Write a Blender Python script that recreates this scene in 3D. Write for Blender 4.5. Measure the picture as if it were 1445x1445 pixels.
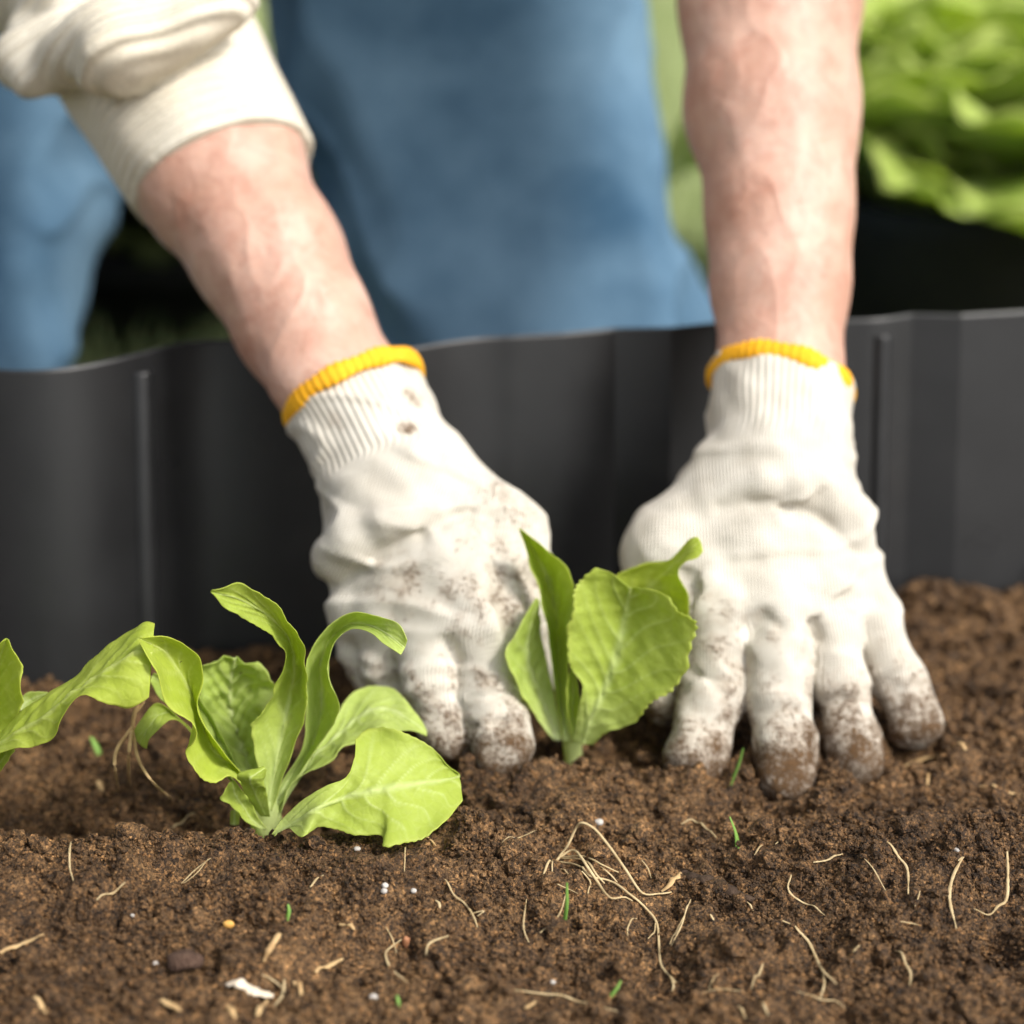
import bpy, math, random
import numpy as np
from mathutils import Vector

random.seed(7)
rng = np.random.default_rng(7)
scene = bpy.context.scene
for o in list(bpy.data.objects):
    bpy.data.objects.remove(o)
COL = scene.collection

# ------------------------------------------------------------------ camera
K = 0.92            # metres per layout unit
HC = 0.52           # camera height in layout units
FPX = 3303.0        # focal length in photo pixels (1445 wide)
PITCH = math.radians(20)
SP, CP = math.sin(PITCH), math.cos(PITCH)
cam = bpy.data.cameras.new('camera')
cam_o = bpy.data.objects.new('camera', cam)
COL.objects.link(cam_o)
cam_o.location = (0, 0, HC * K)
cam_o.rotation_euler = (math.radians(90) - PITCH, 0, 0)
cam.sensor_width = 36
cam.lens = 36 * FPX / 1445
cam.clip_start = 0.02
cam.clip_end = 500
cam.dof.use_dof = True
cam.dof.focus_distance = 1.052 * K
cam.dof.aperture_fstop = 3.8
cam.dof.aperture_blades = 9
scene.camera = cam_o

# ------------------------------------------------------------------ sky, sun, exposure
SUN_EL, SUN_AZ = math.radians(45), math.radians(128)   # azimuth from +Y towards +X
w = bpy.data.worlds.new('World')
scene.world = w
w.use_nodes = True
nt = w.node_tree
nt.nodes.clear()
sky = nt.nodes.new('ShaderNodeTexSky')
sky.sky_type = 'NISHITA'
sky.sun_disc = False
sky.sun_elevation = SUN_EL
sky.sun_rotation = SUN_AZ
sky.dust_density = 4.0
sky.air_density = 1.0
hs = nt.nodes.new('ShaderNodeHueSaturation')
hs.inputs['Saturation'].default_value = 0.25
bg = nt.nodes.new('ShaderNodeBackground')
bg.inputs['Strength'].default_value = 0.088
wo = nt.nodes.new('ShaderNodeOutputWorld')
nt.links.new(sky.outputs[0], hs.inputs['Color'])
nt.links.new(hs.outputs[0], bg.inputs['Color'])
nt.links.new(bg.outputs[0], wo.inputs['Surface'])
sl = bpy.data.lights.new('sun', 'SUN')
sl.energy = 1.5
sl.angle = math.radians(10)
sl.color = (1.0, 0.95, 0.88)
so = bpy.data.objects.new('sun', sl)
COL.objects.link(so)
sd = Vector((math.sin(SUN_AZ) * math.cos(SUN_EL), math.cos(SUN_AZ) * math.cos(SUN_EL), math.sin(SUN_EL)))
so.rotation_euler = sd.to_track_quat('Z', 'Y').to_euler()
so.location = (2, -1, 3)
scene.view_settings.view_transform = 'Standard'
scene.view_settings.look = 'None'
scene.view_settings.gamma = 1.0
scene.view_settings.use_curve_mapping = False
scene.view_settings.exposure = 1.25

# ------------------------------------------------------------------ pixel -> place
def ray(px, py):
    vx = (px - 722.5) / FPX
    vy = (722.5 - py) / FPX
    return np.array([vx, CP + vy * SP, -SP + vy * CP])
def pt(px, py, d):
    """point seen at a photo pixel, at horizontal distance d; d < 0.5 means height d above ground"""
    r = ray(px, py)
    t = d / r[1] if d >= 0.5 else (d - HC) / r[2]
    return K * (np.array([0, 0, HC]) + t * r)
def rp(n, px, py, d):
    r = ray(px, py)
    t = d / r[1] if d >= 0.5 else (d - HC) / r[2]
    return K * n * t / FPX

# ------------------------------------------------------------------ object helpers
def obj(name, mesh, mat=None, parent=None):
    o = bpy.data.objects.new(name, mesh)
    COL.objects.link(o)
    if mat is not None:
        if len(mesh.materials) == 0:
            mesh.materials.append(mat)
    if parent is not None:
        o.parent = parent
    return o
def empty(name, loc=(0, 0, 0)):
    o = bpy.data.objects.new(name, None)
    COL.objects.link(o)
    o.empty_display_size = 0.05
    return o
def tag(o, label=None, cat=None, group=None, kind=None):
    if label: o['label'] = label
    if cat: o['category'] = cat
    if group: o['group'] = group
    if kind: o['kind'] = kind
    return o
def mesh_np(name, V, F, smooth=True):
    V = np.asarray(V, dtype=np.float32)
    F = np.asarray(F, dtype=np.int32)
    me = bpy.data.meshes.new(name)
    n, k = F.shape
    me.vertices.add(len(V)); me.vertices.foreach_set('co', V.ravel())
    me.loops.add(n * k); me.loops.foreach_set('vertex_index', F.ravel())
    me.polygons.add(n)
    me.polygons.foreach_set('loop_start', np.arange(0, n * k, k, dtype=np.int32))
    me.polygons.foreach_set('use_smooth', np.full(n, smooth, dtype=bool))
    me.update(calc_edges=True)
    me.validate()
    return me
def fattr(me, name, a):
    at = me.attributes.new(name, 'FLOAT', 'POINT')
    at.data.foreach_set('value', np.asarray(a, dtype=np.float32))

# ------------------------------------------------------------------ numpy noise
def sines(p, freq, seed, n=7):
    r = np.random.default_rng(seed)
    out = np.zeros(len(p))
    for i in range(n):
        v = r.normal(size=3); v /= np.linalg.norm(v)
        out += np.sin(p @ (v * freq * r.uniform(0.6, 1.5)) * 2 * math.pi + r.uniform(0, 6.28))
    return out / math.sqrt(n)
def vnoise2(x, y, freq, seed):
    r = np.random.default_rng(seed)
    T = r.uniform(-1, 1, (256, 256))
    X, Y = x * freq + 500.3, y * freq + 500.7
    i, j = np.floor(X).astype(int), np.floor(Y).astype(int)
    fx, fy = X - i, Y - j
    fx = fx * fx * (3 - 2 * fx); fy = fy * fy * (3 - 2 * fy)
    a = T[i % 256, j % 256]; b = T[(i + 1) % 256, j % 256]
    c = T[i % 256, (j + 1) % 256]; d = T[(i + 1) % 256, (j + 1) % 256]
    return (a * (1 - fx) + b * fx) * (1 - fy) + (c * (1 - fx) + d * fx) * fy

# ------------------------------------------------------------------ signed-distance modelling
def d_cap(p, a, b, r1, r2):
    ba = b - a
    pa = p - a
    h = np.clip(pa @ ba / max(ba @ ba, 1e-12), 0, 1)
    q = pa - h[:, None] * ba
    return np.sqrt(np.einsum('ij,ij->i', q, q)) - (r1 + (r2 - r1) * h)
def d_ell(p, c, r, R=None):
    q = p - c
    if R is not None:
        q = q @ R
    r = np.asarray(r)
    k0 = np.linalg.norm(q / r, axis=1)
    k1 = np.linalg.norm(q / (r * r), axis=1) + 1e-9
    return k0 * (k0 - 1) / k1
def smin(a, b, k):
    h = np.clip(0.5 + 0.5 * (b - a) / k, 0, 1)
    return b * (1 - h) + a * h - k * h * (1 - h)
def smax(a, b, k):
    return -smin(-a, -b, k)
def chain(p, nodes, k):
    d = None
    for (a, ra), (b, rb) in zip(nodes[:-1], nodes[1:]):
        e = d_cap(p, a, b, ra, rb)
        d = e if d is None else smin(d, e, k)
    return d
def surface_nets(f, lo, hi, h, proj=2):
    B = 6
    lo = np.asarray(lo, float); hi = np.asarray(hi, float)
    nb = np.ceil((hi - lo) / (h * B)).astype(int) + 1
    n = nb * B
    g = [lo[i] + h * B * (np.arange(nb[i]) + 0.5) - h * 0.5 for i in range(3)]
    G = np.stack(np.meshgrid(*g, indexing='ij'), -1).reshape(-1, 3)
    Dc = f(G).reshape(nb)
    act = np.abs(Dc) < h * B * 1.25
    D = np.repeat(np.repeat(np.repeat(Dc, B, 0), B, 1), B, 2).astype(np.float32)
    M = np.repeat(np.repeat(np.repeat(act, B, 0), B, 1), B, 2)
    I = np.argwhere(M)
    vals = np.empty(len(I), np.float32)
    for s in range(0, len(I), 400000):
        vals[s:s + 400000] = f(lo + I[s:s + 400000] * h)
    D[M] = vals
    ins = D < 0
    c = [ins[i:n[0] - 1 + i, j:n[1] - 1 + j, k:n[2] - 1 + k] for i in (0, 1) for j in (0, 1) for k in (0, 1)]
    tot = sum(x.astype(np.int8) for x in c)
    A = np.argwhere((tot > 0) & (tot < 8))
    idx = -np.ones(n - 1, np.int64)
    idx[A[:, 0], A[:, 1], A[:, 2]] = np.arange(len(A))
    S = np.zeros((len(A), 3)); N = np.zeros(len(A))
    cs = [(0,0,0),(1,0,0),(0,1,0),(1,1,0),(0,0,1),(1,0,1),(0,1,1),(1,1,1)]
    for u in range(8):
        for v in range(u + 1, 8):
            cu, cv = np.array(cs[u]), np.array(cs[v])
            if np.abs(cu - cv).sum() != 1: continue
            a = D[tuple((A + cu).T)]; b = D[tuple((A + cv).T)]
            m = (a < 0) != (b < 0)
            t = np.where(m, a / np.where(m, a - b, 1), 0)
            S[m] += (cu + t[:, None] * (cv - cu))[m]
            N[m] += 1
    V = lo + (A + S / np.maximum(N, 1)[:, None]) * h
    quads = []
    for ax in range(3):
        sl0 = [slice(1, n[i] - 1) for i in range(3)]
        sl1 = list(sl0)
        sl0[ax] = slice(0, n[ax] - 1); sl1[ax] = slice(1, n[ax])
        a = ins[tuple(sl0)]; b = ins[tuple(sl1)]
        E = np.argwhere(a != b)
        off = np.array([0 if i == ax else 1 for i in range(3)])
        sgn = a[tuple(E.T)]
        E = E + off
        u, v = (ax + 1) % 3, (ax + 2) % 3
        eu = np.zeros(3, int); eu[u] = 1
        ev = np.zeros(3, int); ev[v] = 1
        q = np.stack([idx[tuple((E - eu - ev).T)], idx[tuple((E - ev).T)], idx[tuple(E.T)], idx[tuple((E - eu).T)]], 1)
        q[~sgn] = q[~sgn][:, ::-1]
        quads.append(q)
    Q = np.concatenate(quads)
    Q = Q[(Q >= 0).all(1)]
    for _ in range(proj):
        e = h * 0.5
        d0 = f(V)
        gr = np.stack([f(V + np.eye(3)[i] * e) - f(V - np.eye(3)[i] * e) for i in range(3)], 1) / (2 * e)
        gl = np.maximum((gr * gr).sum(1), 0.3)
        st = np.clip(d0 / gl, -h, h)
        V = V - gr * st[:, None]
    return V, Q

# ------------------------------------------------------------------ materials
class NB:
    def __init__(self, name):
        self.m = bpy.data.materials.new(name)
        self.m.use_nodes = True
        self.t = self.m.node_tree
        self.p = self.t.nodes['Principled BSDF']
        self.out = self.t.nodes['Material Output']
        self.tc = self.n('ShaderNodeTexCoord')
    def n(self, ty, **kw):
        x = self.t.nodes.new(ty)
        for k, v in kw.items():
            setattr(x, k, v)
        return x
    def l(self, a, b):
        self.t.links.new(a, b)
    def noise(self, scale, detail=4, rough=0.55, vec=None, dist=0):
        x = self.n('ShaderNodeTexNoise')
        x.inputs['Scale'].default_value = scale
        x.inputs['Detail'].default_value = detail
        x.inputs['Roughness'].default_value = rough
        x.inputs['Distortion'].default_value = dist
        self.l(vec if vec is not None else self.tc.outputs['Object'], x.inputs['Vector'])
        return x.outputs['Fac']
    def ramp(self, fac, stops):
        x = self.n('ShaderNodeValToRGB')
        el = x.color_ramp.elements
        while len(el) < len(stops):
            el.new(0.5)
        for e, (p, c) in zip(el, stops):
            e.position = p
            e.color = (*c, 1) if len(c) == 3 else c
        self.l(fac, x.inputs['Fac'])
        return x.outputs['Color']
    def math(self, op, a, b=None, clamp=False):
        x = self.n('ShaderNodeMath', operation=op, use_clamp=clamp)
        for i, s in enumerate((a, b)):
            if s is None: continue
            if isinstance(s, (int, float)): x.inputs[i].default_value = s
            else: self.l(s, x.inputs[i])
        return x.outputs[0]
    def mix(self, fac, a, b, mode='MIX'):
        x = self.n('ShaderNodeMix', data_type='RGBA', blend_type=mode)
        for s, i in ((fac, 0), (a, 6), (b, 7)):
            if isinstance(s, (int, float)): x.inputs[i].default_value = s
            elif isinstance(s, tuple): x.inputs[i].default_value = (*s, 1)
            else: self.l(s, x.inputs[i])
        return x.outputs[2]
    def bump(self, h, strength, dist, prev=None):
        x = self.n('ShaderNodeBump')
        x.inputs['Strength'].default_value = strength
        x.inputs['Distance'].default_value = dist
        self.l(h, x.inputs['Height'])
        if prev is not None: self.l(prev, x.inputs['Normal'])
        return x.outputs[0]
    def attr(self, name):
        x = self.n('ShaderNodeAttribute', attribute_name=name)
        return x.outputs['Fac']
    def col(self, c):
        if isinstance(c, tuple): self.p.inputs['Base Color'].default_value = (*c, 1)
        else: self.l(c, self.p.inputs['Base Color'])
    def set(self, **kw):
        for k, v in kw.items():
            self.p.inputs[k.replace('_', ' ')].default_value = v
    def normal(self, n):
        self.l(n, self.p.inputs['Normal'])

def mat_soil():
    b = NB('soil')
    big = b.noise(9, 3)
    med = b.noise(110, 5, 0.65)
    fine = b.noise(800, 4, 0.7)
    c = b.ramp(med, [(0.28, (0.064, 0.033, 0.013)), (0.5, (0.172, 0.094, 0.038)), (0.72, (0.33, 0.190, 0.082))])
    vo = b.n('ShaderNodeTexVoronoi', feature='F1')
    vo.inputs['Scale'].default_value = 820
    wv = b.n('ShaderNodeVectorMath', operation='ADD')
    nz = b.n('ShaderNodeTexNoise'); nz.inputs['Scale'].default_value = 900
    b.l(b.tc.outputs['Object'], nz.inputs['Vector'])
    sc = b.n('ShaderNodeVectorMath', operation='SCALE'); sc.inputs['Scale'].default_value = 0.0012
    b.l(nz.outputs['Color'], sc.inputs[0])
    b.l(b.tc.outputs['Object'], wv.inputs[0]); b.l(sc.outputs[0], wv.inputs[1])
    b.l(wv.outputs[0], vo.inputs['Vector'])
    sp = b.n('ShaderNodeSeparateColor'); b.l(vo.outputs['Color'], sp.inputs[0])
    cell = b.ramp(sp.outputs[0], [(0.0, (0.25, 0.245, 0.24)), (0.5, (0.85, 0.85, 0.85)), (0.85, (1.35, 1.32, 1.28)), (1.0, (2.3, 2.2, 2.05))])
    c = b.mix(1.0, c, cell, 'MULTIPLY')
    c2 = b.ramp(fine, [(0.32, (0.45, 0.44, 0.43)), (0.55, (1.0, 1.0, 1.0)), (0.75, (1.6, 1.55, 1.5))])
    c = b.mix(1.0, c, c2, 'MULTIPLY')
    c3 = b.ramp(big, [(0.35, (0.78, 0.76, 0.74)), (0.65, (1.2, 1.2, 1.2))])
    c = b.mix(1.0, c, c3, 'MULTIPLY')
    b.col(c)
    n1 = b.bump(b.math('SUBTRACT', 1.0, vo.outputs['Distance']), 1.0, 0.0018)
    n1 = b.bump(fine, 0.9, 0.0012, n1)
    b.normal(n1)
    b.set(Roughness=0.72)
    b.p.inputs['Specular IOR Level'].default_value = 0.4
    return b.m

def mat_leaf(name, dark, light, vein):
    b = NB(name)
    v = b.attr('vein'); ed = b.attr('edge'); pal = b.attr('pale')
    nz = b.noise(28, 4, 0.6)
    c = b.ramp(nz, [(0.3, dark), (0.7, light)])
    c = b.mix(b.math('MULTIPLY', b.noise(240, 3, 0.6), 0.35), c, tuple(x * 0.72 for x in dark))
    vc = b.n('ShaderNodeTexVoronoi', feature='DISTANCE_TO_EDGE')
    vc.inputs['Scale'].default_value = 150
    b.l(b.tc.outputs['Object'], vc.inputs['Vector'])
    ret = b.ramp(vc.outputs['Distance'], [(0.0, (1, 1, 1)), (0.07, (0, 0, 0))])
    c = b.mix(b.math('MULTIPLY', ret, 0.07), c, vein)
    c = b.mix(b.math('MULTIPLY', pal, 0.8), c, vein)
    c = b.mix(b.math('MULTIPLY', v, 0.62), c, vein)
    c = b.mix(b.math('MULTIPLY', ed, 0.22), c, (light[0] * 1.3, light[1] * 1.12, light[2] * 1.5))
    # specks of soil stuck on the leaf
    sp = b.ramp(b.noise(330, 2, 0.5), [(0.73, (0, 0, 0)), (0.78, (1, 1, 1))])
    sp2 = b.ramp(b.noise(26, 2, 0.5), [(0.52, (0, 0, 0)), (0.66, (1, 1, 1))])
    c = b.mix(b.mix(1.0, sp, sp2, 'MULTIPLY'), c, (0.05, 0.03, 0.016))
    b.col(c)
    vo = b.n('ShaderNodeTexVoronoi', feature='DISTANCE_TO_EDGE')
    vo.inputs['Scale'].default_value = 240
    b.l(b.tc.outputs['Object'], vo.inputs['Vector'])
    hh = b.ramp(vo.outputs['Distance'], [(0.0, (0, 0, 0)), (0.25, (1, 1, 1))])
    n = b.bump(hh, 0.20, 0.0005)
    n = b.bump(b.noise(70, 3), 0.28, 0.0014, n)
    b.normal(n)
    b.set(Roughness=0.5)
    b.p.inputs['Specular IOR Level'].default_value = 0.3
    tr = b.n('ShaderNodeBsdfTranslucent')
    tc = b.mix(1.0, c, (1.0, 1.0, 0.40), 'MULTIPLY')
    b.l(tc, tr.inputs['Color'])
    b.l(n, tr.inputs['Normal'])
    mx = b.n('ShaderNodeMixShader')
    mx.inputs[0].default_value = 0.5
    b.l(b.p.outputs[0], mx.inputs[1])
    b.l(tr.outputs[0], mx.inputs[2])
    b.l(mx.outputs[0], b.out.inputs['Surface'])
    return b.m

def mat_glove():
    b = NB('glove_cotton')
    knit = b.attr('knit'); dirt = b.attr('dirt'); cuff = b.attr('cuff')
    s = b.math('SINE', b.math('MULTIPLY', knit, 2 * math.pi / 0.0015))
    sc = b.math('SINE', b.math('MULTIPLY', knit, 2 * math.pi / 0.0036))
    rib = b.mix(cuff, s, sc)
    cross = b.math('SINE', b.math('MULTIPLY', b.attr('knit_v'), 2 * math.pi / 0.0014))
    base = b.ramp(b.noise(60, 4), [(0.3, (0.54, 0.50, 0.425)), (0.7, (0.66, 0.625, 0.55))])
    base = b.mix(b.math('MULTIPLY', b.math('ADD', b.math('MULTIPLY', rib, 0.5), 0.5), 0.24), base, (0.5, 0.46, 0.39))
    # dirt: blotches and grains, thick at the fingertips
    blot = b.noise(95, 6, 0.75)
    grain = b.noise(520, 4, 0.75)
    m1 = b.math('ADD', b.math('MULTIPLY', blot, 0.55), b.math('MULTIPLY', grain, 0.45))
    thr = b.math('SUBTRACT', 0.65, b.math('MULTIPLY', dirt, 0.25))
    mk = b.math('MULTIPLY', b.math('SUBTRACT', m1, thr), 8.0, clamp=True)
    soft = b.math('MULTIPLY', b.math('SUBTRACT', b.math('ADD', blot, b.math('MULTIPLY', dirt, 0.50)), 0.66), 2.0, clamp=True)
    c = b.mix(b.math('MULTIPLY', soft, 0.72), base, (0.27, 0.135, 0.046))
    c = b.mix(b.math('MULTIPLY', mk, 0.9), c, b.ramp(grain, [(0.4, (0.040, 0.018, 0.006)), (0.7, (0.15, 0.076, 0.027))]))
    b.col(c)
    n = b.bump(rib, 0.5, 0.0006)
    n = b.bump(cross, 0.2, 0.0003, n)
    n = b.bump(b.noise(1500, 3, 0.7), 0.35, 0.0004, n)
    n = b.bump(b.math('MULTIPLY', grain, mk), 0.8, 0.0012, n)
    b.normal(n)
    b.set(Roughness=0.95)
    b.p.inputs['Specular IOR Level'].default_value = 0.12
    b.p.inputs['Sheen Weight'].default_value = 0.0
    return b.m

def mat_skin():
    b = NB('skin')
    big = b.noise(28, 4, 0.6)
    f = b.noise(95, 4, 0.65, dist=0.6)
    c = b.ramp(big, [(0.3, (0.46, 0.25, 0.18)), (0.55, (0.53, 0.325, 0.25)), (0.75, (0.58, 0.39, 0.315))])
    c2 = b.ramp(f, [(0.3, (0.88, 0.78, 0.75)), (0.5, (1.0, 1.0, 1.0)), (0.72, (1.08, 1.1, 1.09))])
    b.col(b.mix(1.0, c, c2, 'MULTIPLY'))
    mp = b.n('ShaderNodeMapping'); mp.inputs['Scale'].default_value = (1.0, 0.45, 0.45)
    b.l(b.tc.outputs['Object'], mp.inputs['Vector'])
    vn = b.noise(38, 1, 0.4, mp.outputs[0], 0.5)
    rid = b.math('ABSOLUTE', b.math('SUBTRACT', vn, 0.5))
    rr = b.ramp(rid, [(0.0, (1, 1, 1)), (0.10, (0, 0, 0))])
    n = b.bump(rr, 0.26, 0.0022)
    n = b.bump(b.noise(55, 5, 0.6, dist=1.0), 0.4, 0.003, n)
    b.normal(b.bump(b.noise(600, 3), 0.25, 0.0006, n))
    b.set(Roughness=0.5)
    b.p.inputs['Subsurface Weight'].default_value = 0.12
    b.p.inputs['Subsurface Radius'].default_value = (0.008, 0.003, 0.0015)
    b.p.inputs['Subsurface Scale'].default_value = 1.0
    return b.m

def mat_fabric(name, a, c_, rib=None, s1=14, s2=500, rough=0.9, bump=0.3):
    b = NB(name)
    c = b.ramp(b.noise(s1, 5, 0.6), [(0.3, a), (0.7, c_)])
    c = b.mix(1.0, c, b.ramp(b.noise(s2, 3, 0.7), [(0.3, (0.8, 0.8, 0.8)), (0.7, (1.15, 1.15, 1.15))]), 'MULTIPLY')
    n = b.bump(b.noise(s2, 3), bump, 0.0008)
    if rib:
        s = b.math('SINE', b.math('MULTIPLY', b.attr('rib'), 2 * math.pi / rib))
        n = b.bump(s, 0.6, 0.0014, n)
        c = b.mix(b.math('MULTIPLY', b.math('ADD', s, 1.0), 0.07), c, tuple(x * 0.45 for x in a))
    b.col(c)
    b.normal(n)
    b.set(Roughness=rough)
    b.p.inputs['Specular IOR Level'].default_value = 0.2
    return b.m

def mat_simple(name, a, c_, scale=200, rough=0.7, bump=0.3, bd=0.0005, spec=0.3):
    b = NB(name)
    b.col(b.ramp(b.noise(scale, 4), [(0.3, a), (0.7, c_)]))
    b.normal(b.bump(b.noise(scale * 3, 3), bump, bd))
    b.set(Roughness=rough)
    b.p.inputs['Specular IOR Level'].default_value = spec
    return b.m

def mat_panel():
    b = NB('satin_black_coating')
    c = b.ramp(b.noise(35, 4), [(0.3, (0.011, 0.0113, 0.012)), (0.7, (0.015, 0.0154, 0.0162))])
    # dusty scuffs
    du = b.ramp(b.noise(14, 6, 0.7), [(0.58, (0, 0, 0)), (0.78, (1, 1, 1))])
    c = b.mix(b.math('MULTIPLY', du, 0.10), c, (0.12, 0.11, 0.10))
    b.col(c)
    b.normal(b.bump(b.noise(1700, 3, 0.7), 0.30, 0.0004))
    r = b.ramp(b.noise(22, 5), [(0.3, (0.27,) * 3), (0.7, (0.36,) * 3)])
    b.l(r, b.p.inputs['Roughness'])
    b.p.inputs['Specular IOR Level'].default_value = 0.40
    return b.m

def mat_lawn():
    b = NB('lawn_ground')
    c = b.ramp(b.noise(2.2, 5, 0.65), [(0.3, (0.08, 0.095, 0.03)), (0.6, (0.17, 0.21, 0.07)), (0.8, (0.25, 0.27, 0.11))])
    c = b.mix(b.math('MULTIPLY', b.noise(60, 3), 0.6), c, (0.06, 0.045, 0.025))
    b.col(c)
    b.normal(b.bump(b.noise(90, 4), 0.8, 0.02))
    b.set(Roughness=0.9)
    return b.m

M_SOIL = mat_soil()
M_LEAF = mat_leaf('lettuce_leaf', (0.45, 0.56, 0.075), (0.58, 0.69, 0.14), (0.73, 0.82, 0.40))
M_LEAFY = mat_leaf('lettuce_leaf_yellow', (0.50, 0.61, 0.07), (0.63, 0.72, 0.13), (0.75, 0.82, 0.34))
M_LEAFB = mat_leaf('lettuce_leaf_bright', (0.49, 0.62, 0.12), (0.65, 0.76, 0.24), (0.80, 0.87, 0.53))
M_LEAFD = mat_leaf('olive_leaf', (0.05, 0.07, 0.015), (0.10, 0.12, 0.03), (0.14, 0.16, 0.06))
M_GLOVE = mat_glove()
M_BAND = mat_fabric('yellow_elastic', (0.78, 0.36, 0.012), (0.90, 0.48, 0.03), None, 60, 900)
M_SKIN = mat_skin()
M_SHIRT = mat_fabric('cream_knit', (0.68, 0.615, 0.49), (0.77, 0.72, 0.61), 0.0062, 20, 700)
M_DENIM = mat_fabric('denim', (0.036, 0.088, 0.152), (0.155, 0.262, 0.365), None, 7, 900)
M_PANEL = mat_panel()
M_LAWN = mat_lawn()
M_ROOT = mat_simple('dry_root', (0.36, 0.26, 0.13), (0.56, 0.44, 0.25), 120, 0.8)
M_STRAW = mat_simple('straw', (0.40, 0.25, 0.11), (0.62, 0.44, 0.22), 120, 0.8)
M_GREENB = mat_simple('green_blade', (0.10, 0.22, 0.03), (0.2, 0.34, 0.07), 60, 0.6)
M_STONE_W = mat_simple('pale_stone', (0.34, 0.31, 0.28), (0.52, 0.49, 0.45), 260, 0.7, 0.5)
M_STONE_O = mat_simple('orange_stone', (0.55, 0.28, 0.06), (0.7, 0.42, 0.12), 260, 0.5)
M_STONE_R = mat_simple('reddish_stone', (0.32, 0.13, 0.06), (0.42, 0.2, 0.10), 260, 0.6)
M_BARK = mat_simple('dark_wood', (0.03, 0.018, 0.011), (0.08, 0.05, 0.032), 150, 0.85, 0.8, 0.002)
M_POT = mat_simple('black_pot', (0.008, 0.008, 0.008), (0.014, 0.013, 0.012), 30, 0.6)
M_HAIR = mat_simple('grey_hair', (0.16, 0.15, 0.14), (0.3, 0.29, 0.27), 300, 0.6, 0.8, 0.003)
M_EYE = mat_simple('eye_white', (0.7, 0.68, 0.65), (0.75, 0.73, 0.7), 100, 0.2, 0.0)
M_GRASS = mat_simple('grass_blades', (0.32, 0.40, 0.15), (0.48, 0.55, 0.27), 3, 0.6)

# ------------------------------------------------------------------ edging line (plan), used by soil and edging
TOPZ = 0.168
EDGE_PX = [(0, 512), (90, 506), (180, 501), (260, 495), (330, 491), (430, 488), (550, 485), (640, 480), (720, 474), (797, 468),
           (868, 465.5), (947, 463), (1010, 460), (1100, 455), (1190, 450), (1240, 447), (1288, 444), (1355, 441.5), (1445, 440)]
EDGE = np.array([pt(x, y, TOPZ)[:2] for x, y in EDGE_PX])
for k_, dy_ in ((9, -0.002), (10, 0.004), (11, 0.002), (12, 0.007), (13, 0.004), (15, -0.002), (16, 0.003), (17, -0.002), (18, 0.003)):
    EDGE[k_, 1] += dy_
step = EDGE[0] - EDGE[2]
pre = [EDGE[0] + np.array([-0.035 * i, 0.004 * i * i * 0.3 - 0.006 * i]) for i in range(16, 0, -1)]
post = [EDGE[-1] + np.array([0.035 * i, 0.002 * i + 0.02 * math.sin(i * 0.45)]) for i in range(1, 17)]
EDGE_ALL = np.array(pre + list(EDGE) + post)
def edge_y(x):
    return np.interp(x, EDGE_ALL[:, 0], EDGE_ALL[:, 1]) - 0.030

# ------------------------------------------------------------------ soil height field
def low_h(X, Y):
    """broad relief of the bed; metres"""
    x, d = X / K, Y / K
    h = 0.006 * vnoise2(x, d, 9, 11) + 0.004 * vnoise2(x, d, 22, 12)
    # ridge in front of the left lettuce, trough behind it
    cr = 0.935 + 0.02 * np.sin(x * 13 + 0.6) + np.where(x > -0.03, (x + 0.03) * 0.45, 0) * np.exp(-((x - 0.05) / 0.09) ** 2)
    wl = 1 / (1 + np.exp((x - 0.02) / 0.03))
    h += wl * (0.020 * np.exp(-((d - cr) / 0.055) ** 2) - 0.016 * np.exp(-((d - cr - 0.105) / 0.045) ** 2))
    # small mound in front of middle seedling and the hands
    h += 0.010 * np.exp(-((x - 0.045) / 0.06) ** 2 - ((d - 1.022) / 0.022) ** 2)
    h += 0.014 * np.exp(-((x - 0.19) / 0.09) ** 2 - ((d - 0.965) / 0.03) ** 2)
    h += -0.008 * np.exp(-((x - 0.12) / 0.05) ** 2 - ((d - 1.03) / 0.025) ** 2)
    # heap at the far right against the edging
    h += 0.008 * np.exp(-((x - 0.27) / 0.09) ** 2 - ((d - 1.22) / 0.09) ** 2)
    # bed rises slightly towards the edging on the left
    h += 0.004 * np.exp(-((x + 0.23) / 0.1) ** 2 - ((d - 1.15) / 0.06) ** 2)
    return h * K
GX0, GX1, GY0, GY1, GS = -0.36, 0.36, 0.66, 1.36, 0.0016
gx = np.arange(GX0, GX1, GS); gy = np.arange(GY0, GY1, GS)
XX, YY = np.meshgrid(gx, gy, indexing='ij')
HH = low_h(XX, YY)
LUMP = np.zeros_like(HH)
def splat(n, rmin, rmax, pw, flat):
    r = rmin * (1 - rng.random(n) * (1 - (rmin / rmax) ** pw)) ** (-1 / pw)
    cx = rng.uniform(GX0, GX1, n); cy = rng.uniform(GY0, GY1, n)
    for x, y, q in zip(cx, cy, r):
        i0, i1 = int((x - q - GX0) / GS) + 1, int((x + q - GX0) / GS) + 1
        j0, j1 = int((y - q - GY0) / GS) + 1, int((y + q - GY0) / GS) + 1
        i0 = max(i0, 0); j0 = max(j0, 0)
        if i1 <= i0 or j1 <= j0: continue
        a = LUMP[i0:i1, j0:j1]
        if a.size == 0: continue
        dx = (gx[i0:i1] - x)[:, None]; dy = (gy[j0:j1] - y)[None, :]
        s = q * q - dx * dx - dy * dy
        hgt = np.where(s > 0, np.sqrt(np.maximum(s, 0)) * flat, 0)
        base = float(a[a.shape[0] // 2, a.shape[1] // 2]) * 0.75
        np.maximum(a, base + hgt - q * flat * 0.25, out=a)
splat(420, 0.007, 0.017, 1.6, 0.55)
splat(4200, 0.003, 0.009, 1.8, 0.65)
splat(26000, 0.0018, 0.0040, 2.4, 0.8)
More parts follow.
